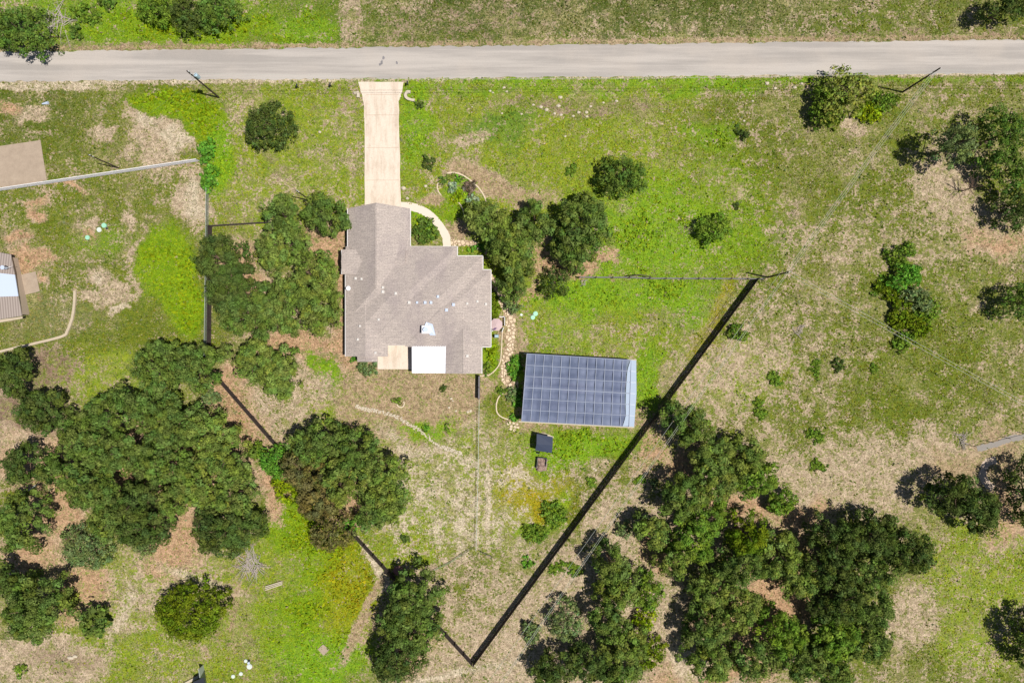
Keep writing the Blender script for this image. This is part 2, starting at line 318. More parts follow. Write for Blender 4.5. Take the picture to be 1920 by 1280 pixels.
# vivid weed patches
B(330,195,85,34,1,-.1,'lime',hard=.3,warp=.8); B(385,235,48,42,1,-.1,'lime',hard=.3,warp=.8); B(412,300,26,70,.9,0,'bright',hard=.3,warp=.5)
B(312,500,58,72,1,-.1,'lime',hard=.3,warp=.8); B(350,570,34,58,1,-.1,'lime',hard=.3,warp=.8); B(350,50,180,22,1,0,'lime',hard=.3,k=.85); B(570,45,70,25,.9,.05,'bright',k=.7); B(380,70,150,12,.95,0,'lime',k=.8)
B(660,35,20,50,.2,.75,s='pink',warp=.4); B(1750,70,300,12,.25,.55,s='brown',k=.7); B(850,40,170,40,.5,.42,s='brown',k=.5)
B(300,90,300,9,.45,.45,s='brown',k=.8,warp=.3)
# front yard details
B(930,245,75,32,.85,.05,'emer',k=.65); B(880,260,30,18,.35,.7,s='pink'); B(830,255,28,14,.3,.65,s='pink',k=.8); B(1090,205,150,16,.35,.5,'olive','brown',k=.7); B(1000,165,260,12,.8,.2,'bright',k=.6); B(1350,160,120,14,.85,.1,'bright',k=.8)
B(780,230,28,90,.9,.05,'bright',k=.8); B(600,220,70,60,.6,.3,'yg',k=.5); B(640,190,50,20,.5,.5,s='brown',k=.5)
B(875,325,40,20,.12,.95,s='tan',ang=25,warp=.3); B(925,345,50,22,.12,.95,s='tan',ang=20,warp=.3); B(990,370,50,22,.3,.7,s='tan',warp=.5)
B(810,375,30,10,.1,.95,s='tan',warp=.3,ang=15); B(857,425,22,30,.12,.95,s='tan',warp=.3,ang=-20); B(805,420,24,28,1,-.1,'bright',warp=.2); B(862,355,26,26,.7,.35,'bright','brown',warp=.3); B(850,395,22,24,.85,.1,'lime',warp=.3)
B(795,345,30,30,.75,.25,'yg'); B(780,400,16,10,.9,0,'bright',warp=.2)
B(1360,350,90,60,.75,.15,'lime',k=.6); B(1360,470,60,50,.9,.05,'lime',k=.6); B(1335,265,60,24,.85,.1,'bright',k=.6); B(1400,350,90,30,.5,.45,s='straw',k=.4)
B(1070,560,80,40,1,-.05,'bright',k=.9); B(1190,545,140,28,.9,.05,'bright',k=.8); B(1290,580,50,30,.8,.2,'bright',k=.7); B(1340,600,22,90,.7,.3,'gold',ang=30,k=.6); B(1060,640,50,30,.9,.1,'bright',k=.6)
B(1130,645,130,30,.6,.3,'yg',k=.5); B(1210,720,18,80,.95,0,'bright',k=.9); B(968,690,16,45,1,-.1,'bright',k=.95,warp=.3); B(1090,830,110,24,1,-.05,'bright',k=.9,warp=.4); B(1030,850,70,35,.9,.05,'bright',k=.8); B(1250,800,50,25,.4,.6,s='pink',k=.7)
B(1010,600,60,30,.5,.4,'yg','tan',k=.5); B(925,560,16,40,1,-.1,'bright',warp=.2,k=.9); B(922,670,16,32,1,-.1,'lime',warp=.2,k=.9); B(605,690,24,40,.95,0,'bright',k=.85); B(590,780,35,30,.75,.25,'yg'); B(700,650,40,14,.9,0,'bright',k=.4)
B(520,760,60,60,.4,.62,s='pink'); B(570,720,50,40,.35,.65,s='pink'); B(650,640,20,60,.2,.9,s='orange',k=.8); B(960,650,22,75,.25,.8,s='tan',warp=.2,k=.9); B(1010,480,40,20,.2,.8,s='orange',k=.7)
B(800,790,50,20,.85,.1,'bright',k=.7); B(820,810,30,20,.8,.1,'bright',k=.6); B(930,760,30,30,.7,.2,'olive',warp=.3); B(910,850,60,60,.62,.35,'yg','pale',k=.6)
B(975,945,34,14,.9,.2,'gold',k=.7); B(1010,950,24,30,.9,.1,'gold',k=.7); B(1045,965,22,36,1,0,'bright',k=.9); B(1000,1000,34,18,.9,.05,'emer',k=.7); B(985,995,30,16,.9,.1,'bright',k=.6); B(1075,950,14,44,.8,.2,'olive',k=.7)
B(880,960,20,90,.2,.8,s='pale',k=.7); B(700,740,50,24,.45,.6,s='tan',k=.6); B(760,830,50,18,.2,.85,s='pale',ang=20,k=.8); B(790,960,60,80,.4,.62,s='pale',k=.7)
for a in ((915,940,5,80),(897,960,4,75)): B(*a, g=.1, b=.95, s='pale', k=.8, warp=.15)
# tracks and dirt rings
B(698,1050,7,60,.1,.95,s='pale',ang=-33,warp=.15); B(700,1110,7,45,.1,.95,s='tan',ang=30,warp=.15); B(665,1190,10,60,.15,.9,s='tan',ang=22,warp=.15)
B(390,1090,90,10,.25,.8,s='pale',ang=20,k=.8,warp=.3); B(230,1150,12,60,.25,.8,s='pale',ang=25,k=.8,warp=.3); B(440,1130,10,60,.3,.8,s='tan',k=.7,warp=.3)
B(860,1262,110,6,.1,.9,s='pale',ang=-10,warp=.2); B(1290,1240,30,40,.1,.95,s='pale',k=.8); B(1240,1190,20,30,.1,.9,s='pink')
# roadside verge
for x0 in range(-120, 2080, 60):
    yb = 158 - 20*x0/1920.; yt = 95 - 23*x0/1920.
    B(x0, yb-2, 45, 5, .2, .9, s='pale', k=.9, warp=.08); B(x0, yt-3, 45, 5, .3, .75, s='tan', k=.8, warp=.08)
B(90,163,120,6,.1,.95,s='pale',warp=.2,k=.9); B(1300,150,700,6,.8,.15,'bright',k=.6,warp=.2)
g_ = g_ + (fb(90, 31)-.5)*.45 + (fb(30, 61)-.5)*.55; b_ = b_ + (fb(24, 71)-.5)*.55; b_ = b_ + (fb(110, 41)-.5)*.4; b_ = np.where(b_ > .58, .58+(b_-.58)*.55, b_)
EXT = 700.0
nx, ny = GX.shape; idx = np.arange(nx*ny).reshape(nx, ny)
F = np.stack([idx[:-1,:-1], idx[1:,:-1], idx[1:,1:], idx[:-1,1:]], -1).reshape(-1, 4)
V = np.stack([GX, GY, np.zeros_like(GX)], -1).reshape(-1, 3)
# outer country: extend to the horizon by pushing a border ring outwards
bx = [(-EXT,-EXT),(EXT,-EXT),(EXT,EXT),(-EXT,EXT)]; cr = [idx[0,0], idx[-1,0], idx[-1,-1], idx[0,-1]]; k0 = len(V)
V = np.vstack([V, [(x, y, 0) for x, y in bx]]); F = np.vstack([F, [(k0+i, k0+(i+1)%4, cr[(i+1)%4], cr[i]) for i in range(4)]])
me = raw_mesh('ground', V, F)
def vattr(me, name, arr, fill):
    a = me.color_attributes.new(name, 'FLOAT_COLOR', 'POINT'); c = np.ones((nx*ny+4, 4), np.float32)
    c[:nx*ny, :3] = arr.reshape(-1, 3); c[nx*ny:, :3] = fill; a.data.foreach_set('color', c.ravel())
vattr(me, 'tint', tint, TINT['olive']); vattr(me, 'soil', soil, SOIL['pink']); vattr(me, 'mask', np.stack([g_, b_, fb(40, 51)], -1), (.55, .35, .5))
m, t, b = newmat('ground'); g = t.nodes.new('ShaderNodeTexCoord').outputs['Object']
def at(name): n = t.nodes.new('ShaderNodeAttribute'); n.attribute_name = name; return n.outputs['Color']
sp = t.nodes.new('ShaderNodeSeparateColor'); t.links.new(at('mask'), sp.inputs[0])
nf = noise(t, 1.9, 4, .75, g); nm = noise(t, .55, 4, .65, g); nf2 = noise(t, 2.6, 4, .8, stretch(t, g, 1, 1.15), .4); nl = noise(t, .13, 3, .6, g)
def dev(n, k): return mth(t, 'MULTIPLY', mth(t, 'SUBTRACT', n, .5), k)
sm = smooth(t, mth(t, 'ADD', sp.outputs[1], mth(t, 'ADD', dev(nf, 2.6), dev(nm, 2.0))), .34, .66)
gm = smooth(t, mth(t, 'ADD', sp.outputs[0], mth(t, 'ADD', dev(nf2, 2.2), mth(t, 'ADD', dev(nl, .7), dev(noise(t, .42, 4, .7, g), 1.0)))), .12, .72)
straw = mixc(t, smooth(t, noise(t, 1.0, 4, .7, g), .4, .6), (.15, .14, .05), (.29, .25, .115))
tc = mixc(t, smooth(t, noise(t, .9, 3, .7, g), .38, .64), at('tint'), mixc(t, 1.0, at('tint'), (.62, .74, .9), 'MULTIPLY'))
sc_ = mixc(t, smooth(t, noise(t, 1.1, 4, .7, g), .4, .62), at('soil'), mixc(t, 1.0, at('soil'), (.60, .58, .54), 'MULTIPLY'))
c = mixc(t, gm, straw, tc); c = mixc(t, mth(t, 'MULTIPLY', smooth(t, noise(t, .33, 5, .75, g), .5, .68), mth(t, 'SUBTRACT', 1.0, mth(t, 'MULTIPLY', smooth(t, sp.outputs[0], .6, .85), .9))), c, mixc(t, .62, c, (.17, .125, .085))); c = mixc(t, sm, c, sc_)
nzc = nd(t, 'ShaderNodeTexNoise', Scale=2.5, Detail=3); t.links.new(g, nzc.inputs['Vector'])
vc3 = t.nodes.new('ShaderNodeTexVoronoi'); vc3.inputs['Scale'].default_value = 4.4; t.links.new(mixc(t, .12, g, nzc.outputs['Color'], 'LINEAR_LIGHT'), vc3.inputs['Vector'])
s3 = t.nodes.new('ShaderNodeSeparateColor'); t.links.new(vc3.outputs['Color'], s3.inputs[0])
lush = smooth(t, sp.outputs[0], .5, .8); spk = mth(t, 'ADD', .3, mth(t, 'MULTIPLY', smooth(t, noise(t, .22, 4, .65, g), .40, .60), .75))
c = mixc(t, mth(t, 'MULTIPLY', mth(t, 'MULTIPLY', spk, smooth(t, s3.outputs[0], .78, .95)), mth(t, 'SUBTRACT', .32, mth(t, 'MULTIPLY', lush, .28))), c, (.40, .35, .21))
c = mixc(t, mth(t, 'MULTIPLY', smooth(t, s3.outputs[1], .66, .88), mth(t, 'MULTIPLY', spk, .62)), c, mixc(t, 1.0, c, (.32, .38, .30), 'MULTIPLY'))
c = mixc(t, mth(t, 'MULTIPLY', smooth(t, s3.outputs[2], .75, .92), mth(t, 'SUBTRACT', .6, mth(t, 'MULTIPLY', sm, .35))), c, mixc(t, 1.0, at('tint'), (.6, .78, .7), 'MULTIPLY'))
fine = noise(t, 4.5, 5, .85, g); c = mixc(t, smooth(t, fine, .36, .62), mixc(t, 1.0, c, (.50, .52, .50), 'MULTIPLY'), mixc(t, 1.0, c, (1.3, 1.3, 1.26), 'MULTIPLY'))
t.links.new(c, b.inputs['Base Color']); b.inputs['Roughness'].default_value = .95; b.inputs['Specular IOR Level'].default_value = .1
bn = t.nodes.new('ShaderNodeBump'); bn.inputs['Strength'].default_value = .8; bn.inputs['Distance'].default_value = .12
t.links.new(noise(t, 3.2, 5, .8, g), bn.inputs['Height']); t.links.new(bn.outputs[0], b.inputs['Normal'])
me.materials.append(m); tag(link('ground', me), kind='structure')
# ---------------------------------------------------------------- road, drive, paths
def edge(x, a, b_e, sd): return a + (b_e - a) * x / 1920.0 + (math.sin(x*.05+sd)*.6 + random.uniform(-1.7, 1.7))
xs = list(range(-1500, 3500, 7)); mb = MB(); n = len(xs)
top = [P(x, edge(x, 97.5, 74.5, 1)) for x in xs]; bot = [P(x, edge(x, 153, 138, 2)) for x in xs]
mb.add([(x, y, .012) for x, y in top] + [(x, y, .012) for x, y in bot], [(n+i, n+i+1, i+1, i) for i in range(n-1)])
tag(mb.build('road', M['road']), kind='structure')
mb = MB()
shp = lambda pts: [P(*p) for p in pts]
for (cx, cy, rx, ry, sd) in ((716,117,2.6,5,1),(719,109,2.6,4.5,2),(713,121,2.8,3.2,3),(744,118,2.4,3.4,4)):
    rd = random.Random(sd); mb.add([P(cx+rx*math.cos(a)*rd.uniform(.6,1.1), cy+ry*math.sin(a)*rd.uniform(.6,1.1)) + (.017,) for a in [2*math.pi*i/14 for i in range(14)][::-1]], [tuple(range(14))])
tag(mb.build('road_patch', mat('tar_patch', (.17, .16, .165), .8, .35, 4)), kind='structure')
rg = lambda pts, k=4: [(pts[i][0]+(pts[(i+1)%len(pts)][0]-pts[i][0])*j/k+random.uniform(-.9,.9), pts[i][1]+(pts[(i+1)%len(pts)][1]-pts[i][1])*j/k+random.uniform(-.4,.4)) for i in range(len(pts)) for j in range(k)]
mb = MB(); mb.slab(shp(rg([(672,154),(757,154),(752,178),(748,190),(749,260),(752,400),(684,400),(684,260),(683,200),(678,176)])), -.05, .05)
# saw-cut joints are shallow separate strips of darker grout
dr = mb.build('driveway', M['concrete']); tag(dr, kind='structure')
mb = MB()
for yy in (178, 216, 277, 338): mb.box(*(P(684,yy)[0]+.3, P(749,yy)[0]-.1), P(0,yy)[1]-.035, P(0,yy)[1]+.035, .04, .054)
tag(mb.build('driveway_joint', mat('joint_grout', (.36, .27, .2), .9, .1, 1)), kind='structure')
tag(ribbon(px_path([(748,386),(772,388),(795,396),(815,412),(830,432),(837,446),(838,466)]), 1.5, .045, .06, .08).build('front_walk', M['pinkconcrete']), kind='structure')
tag(ribbon(px_path([(914,512),(924,530),(934,548),(944,568),(955,590),(958,610),(957,640),(952,665),(948,690),(950,712),(960,722),(972,722)]), 1.55, .03, .22, .05).build('flagstone_path', M['flag']), kind='structure')
tag(ribbon(px_path([(846,455),(866,455),(885,456),(900,464),(914,472)]), 1.1, .03, .2, .05).build('flagstone_path', M['flag']), kind='structure')
mb = MB(); mb.slab(shp([(708,640),(775,640),(838,640),(838,690),(775,692),(711,692),(708,692)]), -.05, .06); tag(mb.build('patio', M['concrete']), kind='structure')
mb = MB(); mb.slab(shp([(-60,283),(76,263),(88,338),(-50,366)]), -.05, .05); tag(mb.build('concrete_pad', M['oldconcrete']), kind='structure')
mb = MB(); mb.slab(shp([(30,517),(67,509),(75,546),(38,555)]), -.05, .07); tag(mb.build('neighbour_patio', M['oldconcrete']), kind='structure')
tag(ribbon(px_path([(1930,818),(1895,822),(1868,832),(1832,841)]), 1.1, .02, .15, .05).build('gravel_path', mat('grey_gravel', (.21, .19, .17), .95, .2, 3)), kind='structure')
tag(ribbon(px_path([(1868,862),(1850,868),(1843,888),(1850,905),(1862,915)]), 1.4, .02, .2, .05).build('dirt_path', M['dirt']), kind='structure')
# ---------------------------------------------------------------- house
ROOFS = []
def prism(mb, x0, y0, x1, y1, ez, slope, axis, hips, dz=0.0, ov=0.0):
    """roof block from photo-plan corners; axis = ridge direction"""
    ax, ay = P(x0, y1, ez); bx_, by = P(x1, y0, ez); ez += dz; ROOFS.append((ax, ay, bx_, by, ez, slope, axis, hips))
    th = .22; hw = ((by-ay) if axis == 'x' else (bx_-ax)) / 2; rz = ez + hw*slope
    if axis == 'x':
        my = (ay+by)/2; r0 = (ax + (hw if hips[0] else 0), my, rz); r1 = (bx_ - (hw if hips[1] else 0), my, rz)
        fs = [(4,5,9,8),(6,7,8,9),(7,4,8),(5,6,9)]
    else:
        mx = (ax+bx_)/2; r0 = (mx, ay + (hw if hips[0] else 0), rz); r1 = (mx, by - (hw if hips[1] else 0), rz)
        fs = [(5,6,9,8),(7,4,8,9),(4,5,8),(6,7,9)]
    mb.add([(ax,ay,ez-th),(bx_,ay,ez-th),(bx_,by,ez-th),(ax,by,ez-th),(ax,ay,ez),(bx_,ay,ez),(bx_,by,ez),(ax,by,ez),r0,r1],
           [(0,3,2,1),(0,1,5,4),(1,2,6,5),(2,3,7,6),(3,0,4,7)] + fs)
    return r0, r1
def roofz(x, y):
    z = 0
    for ax, ay, bx_, by, ez, s, axis, hips in ROOFS:
        if ax <= x <= bx_ and ay <= y <= by:
            d = [y-ay, by-y] if axis == 'x' else [x-ax, bx_-x]
            if axis == 'x': d += ([x-ax] if hips[0] else []) + ([bx_-x] if hips[1] else [])
            else: d += ([y-ay] if hips[0] else []) + ([by-y] if hips[1] else [])
            z = max(z, ez + s*min(d))
    return z
house = thing('house', 'single storey house with a sprawling grey-brown shingle roof at the end of the driveway', 'house')
mb = MB(); E = 2.8; SLP = .29; wl = MB(); rid = MB()
blocks = [(652,391,769,600,E,.43,'y',(1,0)), (641,468,760,514,E+.75,.2,'x',(0,0)), (648,462,857,646,E,SLP,'x',(1,1)), (690,480,905,647,E,SLP,'x',(1,1)),
          (760,506,920,650,E,SLP,'x',(1,1)), (836,560,903,700,E,SLP,'y',(0,1)), (648.5,515,727,668,E,SLP,'y',(0,1)), (670,600,708,678,E-.1,SLP,'y',(0,1))]
for i, (x0,y0,x1,y1,ez,s,ax_,hp) in enumerate(blocks):
    r0, r1 = prism(mb, x0,y0,x1,y1,ez,s,ax_,hp, dz=.012*i)
    if i == 0: q_ = list(mb.v[9]); q_[1] += .55; mb.v[9] = tuple(q_)
    rid.bar((r0[0],r0[1],r0[2]+.01), (r1[0],r1[1],r1[2]+.01), .28, .05)
    a = P(x0,y1,ez); c2 = P(x1,y0,ez); ins = .5 + .012*i; wl.box(a[0]+ins, c2[0]-ins, a[1]+ins, c2[1]-ins, .0, ez-.1-.01*i)
roof = mb.build('roof', M['shingle'], house); rid.build('ridge_cap', M['shingle'], roof)
wl.build('wall', M['wall'], house)
gut = MB()                                   # pale gutters along the eaves
def gutter(pts, z=E):
    for p, q in zip(pts, pts[1:]): a = P(*p, z); c2 = P(*q, z); gut = MB(); gut.bar((a[0],a[1],z-.08), (c2[0],c2[1],z-.08), .11, .12); gut.build('gutter', M['white'], roof)
gutter([(768,462),(857.8,462)]); gutter([(857.8,462),(857.8,480)]); gutter([(857.8,479.4),(905.6,479.4)]); gutter([(905.6,479.4),(905.6,506)]); gutter([(905.6,505.4),(920.8,505.4)]); gutter([(920.8,505.4),(920.8,650.5)])
gutter([(903.7,650.5),(920.8,650.5)]); gutter([(903.7,650.5),(903.7,700.5)]); gutter([(647.4,515),(647.4,668)]); gutter([(651.4,391),(651.4,467)]); gutter([(769.7,391),(769.7,461)]); gutter([(727.6,646.7),(836,646.7)]); gutter([(640.4,468),(640.4,514)], E+.75)
pass
def roof_pt(x, y):
    h = 4.0
    for _ in range(5): h = roofz(*P(x, y, h)) or 4.0
    return P(x, y, h) + (h,)
for i, (x, y) in enumerate([(718,539),(718,547),(742,550),(767,567),(782,567),(797,567),(808,567),(821,556),(850,571),(837,581),(876,569),(895,565),(911,570),(710,599),(675,611),(671,636),(704,661),(876,667),(667,522),(678,523)]):
    px_, py_, pz = roof_pt(x, y); v = MB(); k = random.uniform(.6, .95)
    v.box(px_-.30*k, px_+.30*k, py_-.30*k, py_+.30*k, pz-.1, pz+.10); v.box(px_-.2*k, px_+.2*k, py_-.2*k, py_+.2*k, pz+.10, pz+.32)
    v.build('roof_vent', M['bluemetal'] if i in (4,5,6,7,8,9) else M['ventmetal'], roof)
cx_, cy_, cz = roof_pt(801, 617); v = MB()
v.box(cx_-.75, cx_+.55, cy_-.7, cy_+.55, cz-.6, cz+1.05); v.box(cx_-.85, cx_+.65, cy_-.8, cy_+.65, cz+1.05, cz+1.13)
ch = v.build('chimney', M['whitemetal'], house); v = MB(); v.cyl(cx_-.1, cy_-.1, cz+1.13, cz+1.5, .36, 20); v.cyl(cx_-.1, cy_-.1, cz+1.5, cz+1.56, .48, 20); v.build('flue_cap', M['bluemetal'], ch)
v = MB(); v.add([(cx_+.5,cy_-1.1,cz-.25),(cx_+1.5,cy_-1.1,cz-.25),(cx_+1.05,cy_+.9,cz+.42),(cx_-.1,cy_+1.3,cz+.5),(cx_-.4,cy_+.7,cz+.45)], [(0,1,2,3,4)]); v.build('flashing', M['bluemetal'], ch)
dx_, dy_, dz_ = roof_pt(655, 541); v = MB(); v.cyl(dx_, dy_, dz_+.55, dz_+.75, .12, 16, .42); v.tube([(dx_,dy_,dz_-.05),(dx_,dy_,dz_+.6)], .03); v.tube([(dx_,dy_,dz_+.6),(dx_+.4,dy_-.1,dz_+1.0)], .02); v.build('satellite_dish', M['whitemetal'], house)
# patio cover of white corrugated sheet on posts
v = MB(); a = P(772, 699.5, 2.9); c2 = P(836, 646, 2.9); kx = (c2[0]-a[0]) / 20
for i in range(20):
    x0 = a[0]+i*kx; v.add([(x0,a[1],2.62),(x0+kx*.62,a[1],2.62),(x0+kx*.72,a[1],2.68),(x0+kx*.92,a[1],2.68),(x0+kx,a[1],2.62),(x0,c2[1],2.86),(x0+kx*.62,c2[1],2.86),(x0+kx*.72,c2[1],2.92),(x0+kx*.92,c2[1],2.92),(x0+kx,c2[1],2.86)],
                          [(0,1,6,5),(1,2,7,6),(2,3,8,7),(3,4,9,8)])
pc = v.build('patio_cover', M['whitemetal'], house)
for x in (a[0]+.15, (a[0]+c2[0])/2, c2[0]-.15): v = MB(); v.box(x-.06, x+.06, a[1]+.1, a[1]+.22, .06, 2.6); v.build('post', M['white'], pc)
for (wx, wy, hw_, ax_) in ((700,0,2.4,'gd'),): 
    v = MB(); a = P(690,391,E); c2 = P(731,391,E); yw = P(0,391,E)[1]-.5; v.box(a[0], c2[0], yw, yw+.06, .05, 2.3); v.build('garage_door', M['white'], house)
for (x, y, ln, ax_) in ((740,668,0,0),(800,646,0,1),(870,700,0,1),(690,678,0,1)):
    a = P(x, y, E); 
    v = MB()
    if (x, y) == (740,668): continue
    yy = a[1]+.5-.02; v.box(a[0]-.7, a[0]+.7, yy-.03, yy+.05, .9, 2.1); wn = v.build('window', M['white'], house); v = MB(); v.box(a[0]-.62, a[0]+.62, yy-.045, yy-.032, .98, 2.02); v.build('pane', M['glassdark'], wn)
# ---------------------------------------------------------------- neighbour's house at the west edge
nb = thing('neighbour_house', 'house with brown ribbed metal roof and pale blue middle cut by the left edge', 'house')
def quadroof(name, pts, m_):              # pts: (px, py, z)
    v = MB(); q = [P(x, y, z) + (z,) for x, y, z in pts]; v.add(q + [(x, y, z-.15) for x, y, z in q], [(3,2,1,0),(4,5,6,7),(0,1,5,4),(1,2,6,5),(2,3,7,6),(3,0,4,7)])
    return v.build(name, m_, nb)
quadroof('roof', [(-120,450,2.4),(20,477,1.9),(27.5,515,2.3),(-110,500,3.2)], M['ribbrown']); quadroof('roof', [(-118,560,3.3),(34,555,2.3),(41.5,592,1.9),(-112,615,2.5)], M['ribbrown'])
quadroof('blue_roof', [(-112,500,3.0),(27.5,515,2.2),(34,555,2.2),(-116,560,3.0)], M['bluemetal']); quadroof('porch_roof', [(-112,613,2.7),(41.5,593.5,1.88),(42,597,1.8),(-112,624,2.1)], M['tanwall'])
v = MB(); v.slab([P(*p, 2.2) for p in [(-105,462),(16.5,481),(39,589),(-100,600)]], 0, 1.78); v.build('wall', M['wall'], nb)
v = MB(); vx, vy = P(9, 502, 3.4); v.cyl(vx, vy, 3.2, 3.9, .25); v.cyl(vx, vy, 3.9, 4.0, .38); v.build('roof_vent', M['bluemetal'], nb)
v = MB(); vx, vy = P(14, 503, 3.4); v.bar((vx,vy,3.6),(vx+1.1,vy+.3,3.9),.05,.05); v.bar((vx,vy,3.3),(vx,vy,3.9),.05,.05); v.build('aerial', M['whitemetal'], nb)
# ---------------------------------------------------------------- shade house
sh = thing('shade_house', 'long shade house under blue-grey cloth with pale square grid frame', 'shade house')
C0, C1, C2, C3 = (988,663),(1193,675.5),(1189,800),(978,789)     # NW, NE, SE, SW eaves
NU, NV = 36, 18
def shp_(u, v): x = (C0[0]*(1-u)+C1[0]*u)*(1-v) + (C3[0]*(1-u)+C2[0]*u)*v; y = (C0[1]*(1-u)+C1[1]*u)*(1-v) + (C3[1]*(1-u)+C2[1]*u)*v; return x, y
def zc(u, v): return 3.1 + .75*(1-abs(2*v-1)) 
def shpt(u, v, dz=0.0): z = zc(u, v)+dz; x, y = shp_(u, v); return P(x, y, z) + (z,)
Vv = []; 
for i in range(NU+1):
    for j in range(NV+1):
        u, v_ = i/NU, j/NV; uu = u*.955; sag = .16*abs(math.sin(uu*12*math.pi))**.7*abs(math.sin(v_*6*math.pi))**.7
        x, y, z = shpt(uu, v_, -.05-sag); Vv.append((x + random.uniform(-.02,.02), y+random.uniform(-.02,.02), z+random.uniform(-.015,.015)))
Ff = [(i*(NV+1)+j, i*(NV+1)+j+1, (i+1)*(NV+1)+j+1, (i+1)*(NV+1)+j) for i in range(NU) for j in range(NV)]
me = raw_mesh('roof_cloth', Vv, np.array(Ff)[:, ::-1], M['cloth']); me.polygons.foreach_set('use_smooth', [True]*len(me.polygons)); link('roof_cloth', me, sh)
mb = MB()
for i in range(13):
    u = i/12*.955; mb.tube([shpt(u, j/6, .0) for j in range(7)], .062, 5)
for j in range(7):
    mb.tube([shpt(i/12*.955, j/6, .03) for i in range(13)], .062 if j != 3 else .085, 5)
mb.build('frame', mat('pipe_frame', (.25, .28, .36), .5, .06, 2), sh)
def cloth_wall(name, ends, m_, zt=None):
    mb = MB(); (u0, v0), (u1, v1) = ends; k = 24; a = [shpt(u0+(u1-u0)*i/k, v0+(v1-v0)*i/k, -.06) for i in range(k+1)]
    mb.add(a + [(x, y, .1) for x, y, z in a], [(i, i+1, k+2+i, k+1+i) for i in range(k)]); return mb.build(name, m_, sh)
cloth_wall('wall_cloth', ((0,0),(0,1)), M['cloth']); cloth_wall('wall_cloth', ((0,0),(.955,0)), M['cloth']); cloth_wall('wall_cloth', ((0,1),(.955,1)), M['cloth'])
# end cloth sloping outward over the east bay, sunlit paleness painted into its colour
mb = MB(); k = 18; A_ = []; B_ = []
for i in range(k+1):
    v_ = i/k; w_ = .928 - .012*math.sin(v_*math.pi) + (.03*max(0, (v_-.85)/.15)*-1 if v_ > .85 else 0) + .02*max(0, .15-v_)/.15
    A_.append(shpt(w_, v_, .06)); B_.append(shpt(1.0 + .012*(1-abs(2*v_-1)), v_, -.25))
mb.add(A_+B_, [(i, k+1+i, k+2+i, i+1) for i in range(k)]); mb.build('end_cloth', M['cloth_sunlit'], sh)
for v_ in (1/6, 2/6, 3/6, 4/6, 5/6): mb = MB(); mb.tube([shpt(.93, v_, .09), shpt(1.0, v_, -.2)], .035, 5); mb.build('end_rafter', M['whitemetal'], sh)
for u in (0, .24, .48, .72, .955):
    for v_ in (0.0, 1.0):
        x, y, z = shpt(u, v_); mb = MB(); mb.tube([(x, y, 0), (x, y, z)], .05, 6); mb.build('post', M['galv'], sh)
mb = MB()
for e in (((0,0),(1,0)), ((0,1),(1,1))):
    a = shp_(*e[0]); c2 = shp_(*e[1]); o_ = 3 if e[0][1] else -3; a = P(a[0]-6, a[1]*1+ o_*.2); c2 = P(c2[0], c2[1]+o_*.2); mb = MB(); mb.bar((a[0],a[1],.12), (c2[0],c2[1],.12), .28, .24); mb.build('sill_board', M['timber'], sh)
# raised beds inside
for (x, y, w_, d_, key, lb_) in ((1015,688,20,10,'emer','teal green top left'),(1060,686,26,10,'emer','teal green second from the top left'),(1020,720,24,8,'brown','brown far left'),(1080,728,26,9,'orange','reddish central'),(1060,760,30,8,'brown','brown lower left'),(1130,700,26,8,'grey','grey-green upper right'),(1130,745,30,8,'brown','brown right-hand'),(1150,775,26,8,'grey','grey-green bottom right')):
    a = P(x-w_, y+d_); c2 = P(x+w_, y-d_); v = MB(); v.box(a[0], c2[0], a[1], c2[1], 0, .35); cc = tuple((TINT.get(key) if key in TINT else SOIL[key])*.9)
    tag(v.build('raised_bed', mat('bed_'+key, tuple(float(q) for q in cc), .9, .4, 1.5)), lb_+' planting bed seen dimly through the shade house cloth', 'planting bed', 'planting beds under the shade cloth')
# ---------------------------------------------------------------- shed, compost, small things
shd = thing('shed', 'small dark navy garden shed with ridged roof south of the shade house', 'shed')
def q3(pts): return [P(x, y, z)+(z,) for x, y, z in pts]
v = MB(); q = q3([(1006.5,813,2.1),(1036.5,819,2.1),(1036.3,834.5,2.75),(1006,832,2.75),(1034.5,849,2.1),(1003.5,844,2.1)])
v.add(q + [(x,y,z-.1) for x,y,z in q], [(0,3,2,1),(3,5,4,2),(6,7,8,9),(9,8,10,11),(0,1,7,6),(1,2,8,7),(2,4,10,8),(4,5,11,10),(5,3,9,11),(3,0,6,9)]); v.build('roof', M['navy'], shd)
v = MB(); v.slab([P(*p) for p in [(1007,815),(1034,820),(1032,845),(1004.5,841)]], 0, 2.05); v.build('wall', M['shedwall'], shd)
v = MB(); v.bar(P(1004.6,846)+(1.0,), P(1011,847)+(1.0,), .05, 1.8); v.build('door', M['navy'], shd)
v = MB(); v.slab([P(*p) for p in [(1009,811),(1022,811.5),(1038,818),(1037,822),(1008,815)]], 0, .12); tag(v.build('timber_plank', M['lime_stone']), 'pale plank lying along the top edge of the navy shed', 'plank')
cp = thing('compost_bin', 'open compost bin heaped with brown cuttings below the shed', 'compost bin')
for i, (a, c2) in enumerate((((1008,856),(1025,858)),((1008,856),(1006,876)),((1025,858),(1023,873)))):
    v = MB(); v.bar(P(*a)+(.45,), P(*c2)+(.45,), .08, .9); v.build('side_panel', M['rail_wood'], cp)
v = MB()
for i in range(26): x, y = P(1016+random.uniform(-8,8), 868+random.uniform(-9,12)); v.blob(x, y, .35*random.random(), .45, .4, .35, i)
v.build('heap', M['compost'], cp)
um = thing('patio_umbrella', 'faded mauve octagonal umbrella against the east wall of the house', 'umbrella')
